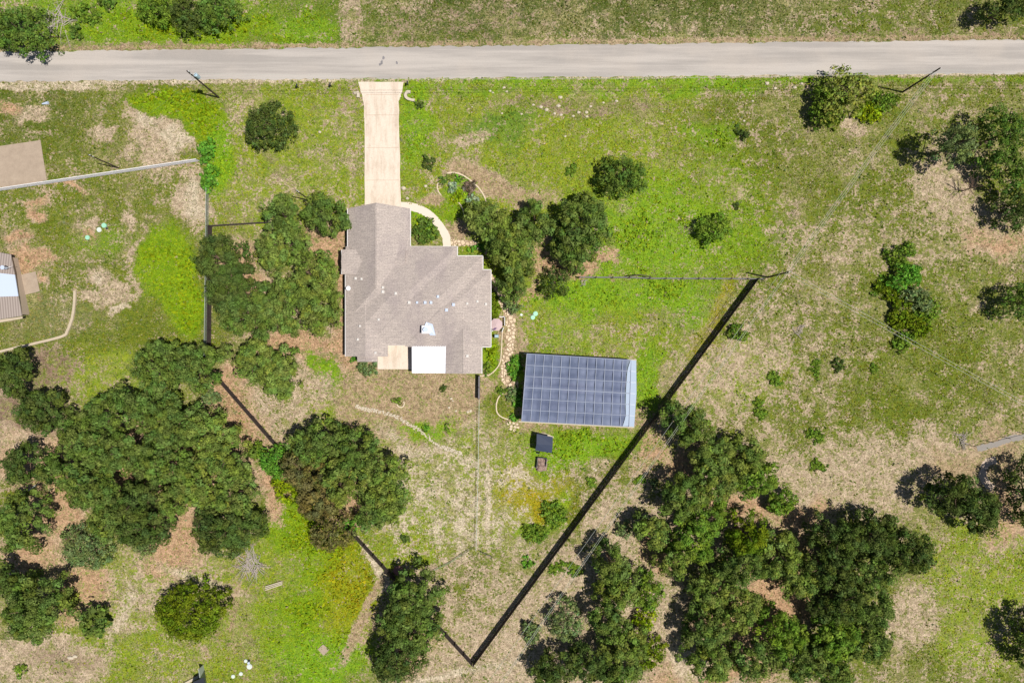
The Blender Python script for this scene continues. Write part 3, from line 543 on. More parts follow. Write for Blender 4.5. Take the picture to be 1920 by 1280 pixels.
ux, uy = P(930.5, 608.5, 2.2); v = MB(); n = 8; v.add([(ux,uy,2.5)] + [(ux+1.2*math.cos(R(22.5+45*i)), uy+1.2*math.sin(R(22.5+45*i)), 2.2) for i in range(n)] + [(ux+1.18*math.cos(R(22.5+45*i)), uy+1.18*math.sin(R(22.5+45*i)), 2.05) for i in range(n)], [(0,1+i,1+(i+1)%n) for i in range(n)] + [(1+i, 9+i, 9+(i+1)%n, 1+(i+1)%n) for i in range(n)])
v.build('canopy', M['mauve'], um); v = MB(); v.tube([(ux,uy,0),(ux,uy,2.6)], .03); v.build('pole', M['white'], um)
v = MB(); v.slab([(ux-.75,uy-1.0),(ux-.2,uy-.55),(ux+.15,uy-.62),(ux-.25,uy-1.0)], 2.31, 2.40); v.build('folded_flap', M['purple'], um)
v = MB(); v.cyl(ux, uy, 0, .12, .3); v.build('base', M['white'], um)
rl = thing('porch_railing', 'white metal railing round the mauve umbrella by the house', 'railing')
for p, q_ in (((937,594),(946.5,594)),((946.5,594),(946.5,610)),((918,611),(924,621)),((944,615),(941.5,622))):
    v = MB(); a = P(*p); c2 = P(*q_)
    for z in (.3, .6, .95): v.bar(a+(z,), c2+(z,), .09, .06)
    for w_ in (a, c2): v.box(w_[0]-.05, w_[0]+.05, w_[1]-.05, w_[1]+.05, 0, 1.0)
    v.build('rail_section', M['whitemetal'], rl)
gr = thing('barbecue', 'small grey covered barbecue just below the mauve umbrella', 'barbecue'); gx_, gy_ = P(931, 630)
v = MB(); v.box(gx_-.4, gx_+.4, gy_-.3, gy_+.3, .55, .85); v.build('body', M['galv'], gr); v = MB(); v.add([(gx_-.4,gy_-.3,.86),(gx_+.4,gy_-.3,.86),(gx_+.4,gy_+.3,.86),(gx_-.4,gy_+.3,.86),(gx_-.3,gy_-.12,1.12),(gx_+.3,gy_-.12,1.12),(gx_+.3,gy_+.15,1.12),(gx_-.3,gy_+.15,1.12)], [(4,5,6,7),(0,1,5,4),(1,2,6,5),(2,3,7,6),(3,0,4,7)]); v.build('lid', M['tank'], gr)
for sx_, sy_ in ((-.33,-.24),(.33,-.24),(.33,.24),(-.33,.24)): v = MB(); v.tube([(gx_+sx_,gy_+sy_,0),(gx_+sx_,gy_+sy_,.55)], .025); v.build('leg', M['black'], gr)
def lid(x, y, r, m_, label, name='septic_lid', h=.12, grp=None):
    a = P(x, y); v = MB(); v.cyl(a[0], a[1], -.02, h, r, 24); v.cyl(a[0], a[1], h, h+.05, r*.82, 24); tag(v.build(name, m_), label, 'tank lid', grp)
lid(164.5,445.5,.42,M['green_lid'],'round mint green tank lid farthest left of the three in the west lawn'); lid(186.5,430.8,.46,M['pale_lid'],'pale green round tank lid, middle of the three in the west lawn'); lid(196.5,423,.45,M['green_lid'],'teal tank lid with dark hole beside the black valve in the west lawn',h=.3)
lid(468,1248.5,.5,M['pale_lid'],'largest white tank lid in the lawn near the bottom edge'); lid(461,1238,.32,M['pale_lid'],'white tank lid topmost of the cluster near the bottom edge'); lid(466.5,1242,.24,M['bluemetal'],'small square-looking white riser between two white lids'); lid(452,1262,.36,M['pale_lid'],'white tank lid alone, second from left near the bottom edge'); lid(437.5,1267,.36,M['pale_lid'],'white tank lid lowest and leftmost near the bottom edge')
lid(1004,588,.45,M['green_lid'],'mint tank lid beside a white valve on the lawn east of the flagstone path',h=.15); lid(999,595,.42,M['green_lid'],'mint tank lid lower of two east of the flagstone path'); lid(977.5,590,.25,M['pale_lid'],'tiny pale lid beside the flagstone path')
for (x, y, l) in ((201.5,428.5,'small black valve beside the teal tank lid'),(467.5,1237,'small black valve beside the white tank lids')):
    a = P(x, y); v = MB(); v.blob(a[0], a[1], .15, .3, .18, .2, 3); tag(v.build('valve_box', M['black']), l, 'valve')
a = P(747,1068); v = MB(); v.cyl(a[0], a[1], 0, .4, .85, 28, .9); dpit = tag(v.build('rusty_ring', M['rust']), 'flat rusty round fire pit beside the plank fence', 'fire pit')
v = MB(); v.slab([P(*p) for p in [(596,1216),(606,1207),(618,1217),(607,1228)]], 0, .12); tag(v.build('concrete_slab', M['oldconcrete']), 'small square pinkish slab on the lime green lawn', 'slab')
lg = thing('timber_stack', 'pale weathered timbers lying in the grass near the round green tree', 'timber')
for i in range(3): a = P(498, 1105-i*3.2); c2 = P(530, 1094-i*2.6); v = MB(); v.bar(a+(.15+.02*i,), c2+(.15+.02*i,), .18, .16); v.build('beam', M['timber'], lg)
v = MB(); a = P(80,195.5); c2 = P(92,193.5); v.tube([a+(.12,), c2+(.16,)], [.12, .3], 10); tag(v.build('culvert_pipe', M['bluemetal']), 'short grey metal culvert end in the lawn near the road at left', 'pipe')
v = MB(); a = P(133,1232); v.blob(a[0], a[1], .1, .7, .35, .25, 5); v.blob(a[0]+.8, a[1]+.25, .1, .5, .3, .2, 6); tag(v.build('stone_heap', M['lime_stone']), 'small pale heap of stones in bare soil at lower left', 'stones')
# porch/lean-to corner at the bottom edge
lt = thing('lean_to', 'dark roofed lean-to corner with pale kerb at the bottom edge', 'lean-to')
v = MB(); q = q3([(362,1278,2.2),(382,1269,2.2),(392,1330,2.2),(345,1335,2.2)]); v.add(q+[(x,y,z-.12) for x,y,z in q], [(3,2,1,0),(4,5,6,7),(0,1,5,4),(1,2,6,5),(2,3,7,6),(3,0,4,7)]); v.build('roof', M['black'], lt)
v = MB(); v.bar(P(346,1281)+(.15,), P(383,1261)+(.15,), .45, .3); v.build('kerb', M['timber'], lt)
v = MB(); v.bar(P(381,1245)+(.9,), P(390,1300)+(.9,), .12, 1.8); v.build('side_screen', M['galv'], lt)
# mailboxes, entrance walls
for (x, y, l) in ((622,163,'dark mailbox on the verge left of the driveway, nearer the drive'),(560,165,'dark mailbox on the verge farthest left of the driveway'),(765.5,160,'dark mailbox on the verge just right of the driveway')):
    a = P(x, y); o = thing('mailbox', l, 'mailbox'); v = MB(); v.box(a[0]-.05, a[0]+.05, a[1]-.05, a[1]+.05, 0, 1.05); v.build('post', M['pole'], o)
    v = MB(); v.box(a[0]-.12, a[0]+.12, a[1]-.28, a[1]+.28, 1.05, 1.25); v.tube([(a[0],a[1]-.28,1.25),(a[0],a[1]+.28,1.25)], .12, 10); v.build('box', M['black'], o)
ew = ribbon(px_path([(770,174),(764,174),(761,179),(763,185),(769,188),(778,189.5)], 4), .5, .45, .05, .45); tag(ew.build('entrance_wall', M['lime_stone']), 'white curved stone kerb right of the driveway entrance', 'stone kerb')
ew = ribbon(px_path([(671,173),(672.5,178),(672,184)], 4), .5, .4, .05, .4); tag(ew.build('entrance_wall', M['lime_stone']), 'short white stone kerb left of the driveway entrance', 'stone kerb')
v = MB(); a = P(666,175); v.blob(a[0], a[1], .15, .35, .3, .3, 4); tag(v.build('boulder', M['lime_stone']), 'pale pink boulder beside the left entrance kerb', 'rock')
for (x,y,r,l) in ((757,353,.5,'pale bluish rock beside the driveway'),(798,349,.35,'pale rock in the flower bed lawn'),(764,372,.35,'pale round rock at the lower driveway edge'),(600,248,.3,'pale rock alone left of the driveway')):
    v = MB(); a = P(x,y); v.blob(a[0], a[1], .1, r, r*.8, r*.6, int(x)); tag(v.build('rock', M['lime_stone']), l, 'rock')
rk = [(945,165,.35),(950,172,.3),(919,171,.3),(924,174,.25),(1051,183,.5),(1014,201,.45),(1047,199,.5),(1025,206,.45),(1040,213,.35),(1052,216,.4),(1000,197,.3),(1085,211,.4),(1100,211,.4),(1075,218,.35),(1100,219,.35),(1107,200,.35),(1156,190,.4),(1131,193,.3),(978,214,.3),(941,213,.25),(885,201,.2),(1060,256,.3)]
for i, (x, y, r) in enumerate(rk):
    v = MB(); a = P(x, y); v.blob(a[0], a[1], .05, r*.9, r*.7, r*.5, i+40); tag(v.build('rock', M['lime_stone']), 'small white limestone rock in the dry grass south of the road', 'rock', 'white rocks scattered in the front field')
rk = [(1438,157,.5),(1453,166,.4),(1490,164,.45),(1503,157,.35),(1411,190,.3),(1395,227,.3)]
for i, (x, y, r) in enumerate(rk):
    v = MB(); a = P(x, y); v.blob(a[0], a[1], .05, r*.9, r*.7, r*.5, i+80); tag(v.build('rock', M['lime_stone']), 'white rock on the verge left of the wispy roadside tree', 'rock', 'white rocks by the wispy tree')
rk = [(833,866,.32),(846,747,.3),(882,770,.35),(877,772,.3),(855,770,.25),(842,764,.28),(849,751,.2),(1117,881,.3),(1113,878,.25)]
for i, (x, y, r) in enumerate(rk):
    v = MB(); a = P(x, y); v.blob(a[0], a[1], .03, r*.9, r*.8, r*.4, i+120); tag(v.build('rock', M['lime_stone']), 'cream rock in the dry back yard behind the house', 'rock', 'cream rocks in the back yard')
for i, (x, y) in enumerate([(956,792),(963,793),(970,795),(959,799),(966,800),(958,804),(964,806),(953,794),(971,801)]):
    v = MB(); a = P(x, y); r = .28; v.slab([(a[0]+r*random.uniform(.7,1.2)*math.cos(R(60*k)), a[1]+r*random.uniform(.7,1.2)*math.sin(R(60*k))) for k in range(6)], 0, .08); tag(v.build('stepping_stone', M['kerb']), 'cream stepping stone at the lower left corner of the shade house', 'stepping stone', 'stepping stones by the shade house')
# dry creek of pale stones across the back yard
dc = px_path([(668,762),(690,768),(715,772),(745,782),(770,797),(795,812),(820,834),(842,842),(864,850)], 9); mb = MB()
for i, p in enumerate(dc):
    for k in range(4): mb.blob(p[0]+random.uniform(-.32,.32), p[1]+random.uniform(-.32,.32), .03, random.uniform(.1,.24), random.uniform(.1,.2), .1, i*7+k, 6, 4)
tag(mb.build('stone_line', M['lime_stone']), 'line of small pale stones winding across the dry back yard', 'stone border', kind='stuff')
# ---------------------------------------------------------------- edgings
def edging(name, pts, w, h, m_, label, closed=False):
    tag(ribbon(px_path(pts), w, h, .02, h).build(name, m_), label, 'edging')
edging('bed_edging', [(838,325),(852,324),(868,329),(884,340),(898,353),(908,368),(912,380),(914,386)], .24, .14, M['kerb'], 'long cream curved edging around the outer flower bed')
edging('bed_edging', [(822,342),(820,350),(822,359),(827,366)], .2, .14, M['kerb'], 'short cream edging on the left side of the flower bed')
edging('bed_edging', [(850,374),(862,382),(868,394),(871,407),(876,415),(883,420)], .2, .14, M['kerb'], 'inner cream edging running beside the yellow-green flower bed')
edging('bed_edging', [(942,622),(941,640),(940,660),(938,678),(930,692),(916,703),(899,704)], .2, .14, M['kerb'], 'cream edging round the bed at the south-east corner of the house')
edging('bed_edging', [(972,733),(950,735),(937,742),(931,757),(932,772),(940,781),(953,786)], .22, .14, M['kerb'], 'cream half-ring edging left of the shade house')
edging('tree_ring', [(757,752),(758,758),(754,763),(748,762),(744,757)], .2, .14, M['kerb'], 'small white ring of edging round a sapling in the back yard')
edging('retaining_edge', [(142,545),(141,570),(137,596),(128,620),(119,630),(70,643),(30,652),(-20,664)], .45, .35, M['tanwall'], 'tan stone edging curving round the west lawn')
# ---------------------------------------------------------------- fences
def seg_pts(a, c2, step):
    L = math.hypot(c2[0]-a[0], c2[1]-a[1]); n = max(1, round(L/step)); return [(a[0]+(c2[0]-a[0])*i/n, a[1]+(c2[1]-a[1])*i/n) for i in range(n+1)]
def plank_fence(label, p, q, h=1.85, side=1):
    a, c2 = P(*p), P(*q); f = thing('plank_fence', label, 'fence'); L = math.hypot(c2[0]-a[0], c2[1]-a[1]); dx, dy = (c2[0]-a[0])/L, (c2[1]-a[1])/L; nx_, ny_ = -dy*side, dx*side
    mb = MB(); n = int(L/.15)
    for i in range(n):
        t0 = i*.15; hh = h + random.uniform(-.02,.02); x0, y0 = a[0]+dx*(t0+.005), a[1]+dy*(t0+.005); x1, y1 = a[0]+dx*(t0+.142), a[1]+dy*(t0+.142)
        mb.slab([(x0,y0),(x1,y1),(x1+nx_*.02,y1+ny_*.02),(x0+nx_*.02,y0+ny_*.02)], .04, hh)
    mb.build('boards', M['fence_wood'], f); rl_ = MB()
    for z in (.35, .95, 1.6): rl_.bar((a[0]-nx_*.03,a[1]-ny_*.03,z), (c2[0]-nx_*.03,c2[1]-ny_*.03,z), .045, .09)
    rl_.build('rails', M['fence_wood'], f)
    for x, y in seg_pts(a, c2, 2.44): v = MB(); v.box(x-.05-nx_*.1, x+.05-nx_*.1, y-.05-ny_*.1, y+.05-ny_*.1, 0, h-.05); v.build('post', M['fence_wood'], f)
plank_fence('dark plank fence running north to south beside the lime green weeds', (398,425), (396,668), side=-1)
plank_fence('dark plank fence slanting down right between the pine grove and the back yard', (397,690), (666,1000), side=-1)
plank_fence('dark plank fence from the rusty fire pit down to the bottom corner', (667,1001), (887,1240), side=-1)
plank_fence('long dark plank fence rising diagonally past the shade house to the east utility pole', (888,1240), (1417,523), h=1.95, side=1)
def rail_fence(label, pts, h, zs, m_, w=.05, step=2.5, ph=None, pm=None, pw=.12, name='rail_fence'):
    f = thing(name, label, 'fence')
    for p, q in zip(pts, pts[1:]):
        a, c2 = P(*p), P(*q); mb = MB()
        for z in zs: mb.bar(a+(z,), c2+(z,), w, .14)
        mb.build('rails', m_, f)
        for x, y in seg_pts(a, c2, step)[(0 if p == pts[0] else 1):]: v = MB(); v.box(x-pw/2, x+pw/2, y-pw/2, y+pw/2, 0, ph or h+.1); v.build('post', pm or m_, f)
    return f
rail_fence('white four-rail fence crossing the west lawn', [(-40,364),(374,302.5)], 1.5, (.3,.68,1.06,1.45), M['white'], w=.12, step=2.5)
rail_fence('short dark rail fence joining the plank fence to the pines', [(398,425),(487,419.5),(540,418)], 1.3, (.55,1.2), M['darkrail'], w=.12, step=3.2)
rail_fence('tiny dark rail end between the pines and the garage', [(636,405),(655,405.5)], 1.3, (.55,1.2), M['darkrail'], w=.12, step=3)
rf = rail_fence('weathered grey rail fence from the pines to the east utility pole', [(1085,520.5),(1178,521),(1216,522.5),(1428,523.5)], 1.3, (.35,.8,1.25), M['rail_wood'], w=.16, step=3.1, pm=M['darkrail'], pw=.24)
v = MB(); A0 = P(1178,520); A1 = P(1197,516.5); A2 = P(1216,521)
for a, c2 in ((A0,A1),(A1,A2)): v.bar(a+(1.75,), c2+(2.0,), .16, .16)
v.bar(A0+(1.0,), A0+(1.9,), .16, .16); v.bar(A2+(1.0,), A2+(1.9,), .16, .16); gate = thing('garden_gate', 'arched dark gate in the middle of the grey rail fence', 'gate'); v.build('arch', M['darkrail'], gate)
v = MB(); v.bar(P(1181,521)+(.7,), P(1213,522)+(.7,), .05, 1.0); v.build('leaf_panel', M['rail_wood'], gate)
def wire_fence(label, pts, h=1.25, m_=None, step=2.8, top=True, r=.012, sp=.22, pw=.035, name='wire_fence'):
    m_ = m_ or M['galv']; f = thing(name, label, 'fence'); mb = MB()
    for p, q in zip(pts, pts[1:]):
        a, c2 = P(*p), P(*q); k = 0.12
        while k <= h: mb.tube([a+(k,), c2+(k,)], r, 3); k += sp
        for x, y in seg_pts(a, c2, sp): mb.tube([(x,y,.05),(x,y,h)], r*.8, 3)
        if top: mb.tube([a+(h,), c2+(h,)], .03, 5)
        for x, y in seg_pts(a, c2, step): v = MB(); v.tube([(x,y,0),(x,y,h+.1)], pw, 6); v.build('post', m_, f)
    mb.build('wire_mesh', m_, f)
wire_fence('grey-green wire fence running south along the western lot line', [(392,352),(391.5,425),(390,560),(388.5,668)], 1.3, r=.016, sp=.16)
wire_fence('thin wire fence running straight south from the back wall of the house', [(899,746),(897,880),(893,1030)], 1.1, sp=.35)
pf = thing('fence_panel', 'short grey slatted fence panel attached to the back corner of the house', 'fence')
v = MB(); a = P(899,704); c2 = P(898.5,746)
for z in (.25,.6,.95,1.3,1.55): v.bar(a+(z,), c2+(z,), .22, .12)
v.build('slats', M['rail_wood'], pf)
for x, y in seg_pts(a, c2, 2.1): v = MB(); v.box(x-.08, x+.08, y-.08, y+.08, 0, 1.75); v.build('post', M['darkrail'], pf)
wire_fence('low dark wire pen panel left of the yard fence end', [(866,1038),(887,1025)], .8, M['darkwire'], 1.2, name='pen_panel'); wire_fence('low dark wire pen panel right of the yard fence end', [(901,1032),(923,1042)], .8, M['darkwire'], 1.2, name='pen_panel')
wire_fence('faint sagging green wire strung west from the pen panels', [(812,1068),(845,1052),(866,1038)], .6, mat('green_wire', (.10,.20,.12), .6), 2, sp=.25, r=.014)
rail_fence('small dark post fence above the gravel path at the right edge', [(1818,834),(1850,826.5),(1882,819.5),(1915,811)], 1.2, (1.0,), M['darkrail'], w=.03, step=3.3, ph=1.7, pw=.09)
rail_fence('tall posts with one thin rail in the bare pen at the right edge', [(1846,881),(1868,900),(1872,925)], 1.2, (.8,), M['darkrail'], w=.03, step=4, ph=2.4, pw=.08)
v = MB(); a = P(30,938); c2 = P(72,907); v.tube([a+(.5,), c2+(.5,)], .09, 8); v.box(a[0]-.06,a[0]+.06,a[1]-.06,a[1]+.06,0,.5); v.box(c2[0]-.06,c2[0]+.06,c2[1]-.06,c2[1]+.06,0,.5); tag(v.build('pipe_rail', M['galv']), 'grey pipe rail in bare ground among the far left pines', 'rail')
# ---------------------------------------------------------------- utility poles and lines
def pole(label, bx_, by, h, arm=None, r=.17):
    a = P(bx_, by); o = thing('utility_pole', label, 'utility pole', (a[0], a[1], 0)); v = MB(); v.tube([(0,0,0),(0,0,h*.5),(0,0,h)], [r, r*.85, r*.7], 10); v.build('shaft', M['pole'], o)
    for i, z in enumerate((h-.3, h-1.2)): v = MB(); v.cyl(.16, 0, z, z+.22, .06, 8); v.build('insulator', M['whitemetal'], o)
    v = MB(); v.bar((-.1,0,h-.35),(.3,0,h-.35),.08,.06); v.build('bracket', M['galv'], o)
    return a, o
a1, o1 = pole('dark utility pole carrying a grey transformer at the roadside at left', 410.5, 183, 11.8)
v = MB(); v.cyl(.42, .22, 8.6, 9.7, .33, 18); v.cyl(.42, .22, 9.7, 9.82, .26, 18, .12); tf = v.build('transformer', M['tank'], o1); v = MB(); v.cyl(.34, .22, 9.82, 10.1, .06, 8); v.cyl(.52, .3, 9.8, 10.0, .05, 8); v.build('bushing', M['whitemetal'], tf)
v = MB(); v.bar((-.15,.5,10.6),(.1,-.5,10.6),.06,.06); v.tube([(.1,-.5,10.6),(-.2,-.8,8.2)], .015, 4); v.tube([(-.15,.5,10.6),(.1,.8,10.9)], .02, 4); v.build('crossarm', M['galv'], o1)
a2, o2 = pole('dark utility pole leaning over the road near the right edge', 1692, 173, 10.6)
a3, o3 = pole('service pole just above the pines left of the garage', 583, 376.5, 8.4, r=.13)
a4, o4 = pole('dark utility pole at the east corner where the two fences meet', 1438.7, 519.8, 9.2)
a5, o5 = pole('service pole standing by the white rail fence', 222, 315, 8.6, r=.13)
def line(label, p, q, zs, n=3, spread=.35, sag=.8, r=.022, m_='wire'):
    o = thing('power_line', label, 'power line'); dx, dy = q[0]-p[0], q[1]-p[1]; L = math.hypot(dx, dy); nx_, ny_ = -dy/L, dx/L
    for k in range(n):
        s_ = (k-(n-1)/2)*spread; pts = [(p[0]+dx*t_/24.+nx_*s_, p[1]+dy*t_/24.+ny_*s_, zs[0]+(zs[1]-zs[0])*t_/24.-sag*4*(t_/24.)*(1-t_/24.)-.02*k) for t_ in range(25)]
        v = MB(); v.tube(pts, r, 4); v.build('conductor', M[m_], o)
line('wires from the east corner pole up to the right roadside pole', a4, a2, (9.0,9.3), 3, .32)
e1 = P(760, 1500); line('bundle of wires running down left beside the long diagonal fence', a4, e1, (9.0,9.0), 2, .30, 1.6); line('single wire just left of the bundle beside the long diagonal fence', (a4[0]-.8,a4[1]), (e1[0]-2.2,e1[1]+.2), (7.6,7.6), 1, .3, 1.4)
e2 = P(2140, 905); line('pair of wires from the east corner pole to the right edge', a4, e2, (9.0,9.0), 2, .55, .9)
line('roadside wires between the two roadside poles', (a1[0],a1[1]), (a2[0],a2[1]), (10.2,9.2), 2, .5, 1.8, .02); e3 = P(2500, 170); line('roadside wire running off the right edge', a2, e3, (9.3,9.3), 2, .5, 1.0, .02)
line('thin dark service wire from transformer pole to the pole above the pines', a1, a3, (9.0,8.0), 1, .2, .6, .018, 'darkwire'); line('thin dark service wire from transformer pole to the pole by the white fence', a1, a5, (9.0,8.2), 1, .2, .6, .018, 'darkwire')
line('thin dark service wire from the pole above the pines to the house', a3, P(660,470), (8.0,3.6), 1, .2, .3, .018, 'darkwire')
# ---------------------------------------------------------------- foliage
PAL = dict(pine=(.095,.165,.038), pinel=(.125,.20,.044), dark=(.064,.110,.028), brown=(.115,.125,.045), lime=(.18,.29,.012), bright=(.09,.25,.03), grey=(.12,.195,.075), oak=(.085,.165,.032), willow=(.17,.24,.05), mid=(.11,.21,.028), green=(.10,.17,.012), blue=(.21,.33,.22), purple=(.13,.12,.09))
def leaf_cloud(cent, rad, cols, per, size, r, needle=.5, up=.35):
    """leaf blades on the shells of clumps; cent (k,3), rad (k,), cols (k,3)"""
    k = len(cent); n = np.maximum(8, (per*(rad/.8)**2).astype(int)); I = np.repeat(np.arange(k), n); N = len(I)
    d = r.normal(size=(N, 3)); d[:, 2] = np.abs(d[:, 2])*.9 + up*r.normal(size=N)*.6; d /= np.linalg.norm(d, axis=1)[:, None]
    rr = rad[I]*(r.random(N)**.22); c = cent[I] + d*rr[:, None]*np.array([1, 1, .8])
    s = size*r.uniform(.6, 1.25, N)
    isn = r.random(N) < needle
    nr = d + r.normal(size=(N, 3))*.34; nr /= np.linalg.norm(nr, axis=1)[:, None]
    a = np.cross(nr, r.normal(size=(N, 3))); a /= np.linalg.norm(a, axis=1)[:, None]
    ax = d + r.normal(size=(N, 3))*.45; ax -= nr*np.sum(ax*nr, 1)[:, None]; ax /= (np.linalg.norm(ax, axis=1)[:, None]+1e-6)
    a = np.where(isn[:, None], ax, a); bdir = np.cross(nr, a)
    la = np.where(isn, s*.75, s*.5); lb = np.where(isn, s*.26, s*.42)
    A = a*la[:, None]; Bv = bdir*lb[:, None]
    V = np.stack([c-A-Bv*.6, c-A*.2+Bv, c+A, c+A*.1-Bv], 1).reshape(-1, 3)
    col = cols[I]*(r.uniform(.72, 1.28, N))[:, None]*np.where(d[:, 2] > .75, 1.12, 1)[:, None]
    return V, np.arange(4*N).reshape(N, 4), col
def crown_mesh(name, rx, ry, h, pal, r, base=.38, clump=.85, per=52, size=.34, needle=.55, gap=.12, lean=(0,0), rough=.2):
    ar = rx*ry*math.pi; sp = clump*1.26
    gxn = np.arange(-rx-sp, rx+sp, sp); gyn = np.arange(-ry-sp, ry+sp, sp); X, Y = np.meshgrid(gxn, gyn); X = X.ravel()+r.uniform(-.45,.45,X.size)*sp; Y = Y.ravel()+r.uniform(-.45,.45,Y.size)*sp
    th = np.arctan2(Y/ry, X/rx); ph = r.uniform(0, 6.28, 6); out = 1 + rough*(.5*np.sin(2*th+ph[0]) + .35*np.sin(3*th+ph[1]) + .3*np.sin(5*th+ph[2]) + .22*np.sin(9*th+ph[3]))
    rho = np.hypot(X/rx, Y/ry)/out; ok = rho < 1
    X, Y, rho = X[ok], Y[ok], rho[ok]; n = len(X)
    top = h*(base + (1-base)*(1-rho**2.4)**.55) ; bumps = (vnoise(X+50, Y+50, clump*2.6, int(r.integers(1e6)))-.5)*h*.16
    Z = top*(1-.04) + bumps + (r.uniform(-.4, .3, n) - (r.random(n) < .18)*r.uniform(.5, 1.3, n))*min(1, h/8) - clump*.5
    lob = max(1.5, clump*2.3); nl_ = max(3, int(ar/(lob*lob*.95))); ang = r.uniform(0, 6.283, nl_*3); rr_ = np.sqrt(r.random(nl_*3)); LX, LY = [], []
    for q in range(nl_*3):
        lx, ly = rx*rr_[q]*math.cos(ang[q]), ry*rr_[q]*math.sin(ang[q])
        if all((lx-a_)**2+(ly-b2)**2 > (lob*.72)**2 for a_, b2 in zip(LX, LY)): LX.append(lx); LY.append(ly)
    D = np.hypot(X[:, None]-np.array(LX), Y[:, None]-np.array(LY)); o_ = np.argsort(D, 1); d1 = np.take_along_axis(D, o_[:, :1], 1)[:, 0]; d2 = np.take_along_axis(D, o_[:, 1:2], 1)[:, 0] if len(LX) > 1 else d1+9
    hk = min(1.0, h/9.0); lh = r.uniform(-.7, .7, len(LX))*hk; Z = Z + lh[o_[:, 0]] - 2.7*hk*np.exp(-(d2-d1)/(.25*lob)) - .35*hk*(d1/lob*1.6)**2
    lobe_v = r.uniform(.86, 1.16, len(LX))[o_[:, 0]]; crev = (d2-d1) < .16*lob; keep = ~(crev & (r.random(n) < .55)); X, Y, Z, rho, top, lobe_v = X[keep], Y[keep], Z[keep], rho[keep], top[keep], lobe_v[keep]; n = len(X)
    hole = vnoise(X+90, Y+90, clump*2.2, int(r.integers(1e6))) < gap; Z = np.where(hole, Z - r.uniform(1.2, 3.0, n)*min(1, h/9), Z)
    # lower tier
    m2 = np.repeat(np.arange(n), 1 + (r.random(n) < .5)); k2 = len(m2); X2 = X[m2]*.95+r.normal(size=k2)*clump*.6; Y2 = Y[m2]*.95+r.normal(size=k2)*clump*.6; Z2 = top[m2]*.93 - r.uniform(.12, .34, k2)*h*(.5+.5*(1-rho[m2]))-clump*.6
    C = np.stack([np.r_[X, X2], np.r_[Y, Y2], np.maximum(np.r_[Z, Z2], .3*clump)], 1); k = len(C)
    rad = clump*r.uniform(.68, 1.08, k); base_c = np.array(PAL[pal])*np.array([1.10, .98, .85]); cl = base_c*(r.uniform(.82, 1.22, k)*1.06*np.r_[lobe_v, np.ones(k-n)])[:, None]; cl[:, 0] *= r.uniform(.85, 1.25, k); cl[:, 2] *= r.uniform(.8, 1.3, k)
    V, F, col = leaf_cloud(C[:n], rad[:n], cl[:n], per, size, r, needle)
    V2, F2, col2 = leaf_cloud(C[n:], rad[n:]*1.15, cl[n:], per*.42, size*1.9, r, .2)
    V = np.vstack([V, V2]); F = np.vstack([F, F2+4*len(F)]); col = np.vstack([col, col2])
    return raw_mesh(name, V, F, M['leaf'], np.clip(col, 0, 1)), C[:n]
def trunk_mesh(h, rx, C, r, bark='bark', r0=None, limbs=9):
    mb = MB(); r0 = r0 or .045*h*.55+.04; pts = [(0,0,0)]; 
    for i in range(1, 6): pts.append((r.uniform(-.15,.15)*i*.4, r.uniform(-.15,.15)*i*.4, h*.82*i/5))
    mb.tube([(p[0],p[1],p[2]) for p in pts], [r0*(1-.8*i/5) for i in range(6)], 8)
    if len(C):
        for c in C[r.choice(len(C), min(limbs, len(C)), replace=False)]:
            z0 = min(h*.72, max(h*.25, c[2]*.7)); p0 = Vector((pts[2][0]*.5, pts[2][1]*.5, z0)); e = Vector((float(c[0]), float(c[1]), float(c[2])-.1)); mid = (p0+e)/2 + Vector((0,0,-.2)); mb.tube([p0, mid, e], [r0*.38, r0*.25, .025], 5)
    return mb
seedc = [100]
def tree(name, x, y, rx, ry, h, pal, label, cat='tree', group=None, **kw):
    """crown outline centre as surveyed; the foot is found from the height of the widest part"""
    seedc[0] += 1; r = np.random.default_rng(seedc[0]); hm = h*.72; rx, ry = (rx*.94, ry*.94) if group else (rx, ry); a = P(x, y, hm); f = (H-hm)/H/10
    o = thing(name, label, cat, (a[0], a[1], 0), group)
    me, C = crown_mesh('crown', rx*f*1.0, ry*f*1.0, h, pal, r, **kw); link('crown', me, o)
    tm = trunk_mesh(h, rx*f, C, r); tm.build('trunk', M['bark'], o); return o
def shrub(x, y, rx, ry, h, pal, label, name='shrub', cat='shrub', group=None, **kw):
    seedc[0] += 1; r = np.random.default_rng(seedc[0]); a = P(x, y, h*.5); f = (H-h*.5)/H/10
    kw.setdefault('clump', .42); kw.setdefault('per', 26); kw.setdefault('size', .26); kw.setdefault('needle', .3); kw.setdefault('base', .3)
    me, C = crown_mesh(name, rx*f, ry*f, h, pal, r, **kw); return tag(link(name, me, None, (a[0], a[1], 0)), label, cat, group)
exec_trees = True
T = tree; Sh = shrub
PN = dict(clump=.86, needle=.6, per=105, size=.25)
OK_ = dict(clump=.7, needle=.15, size=.23, per=75, base=.3)
JN = dict(clump=.6, needle=.6, size=.22, per=60, base=.15, rough=.12, gap=.05)
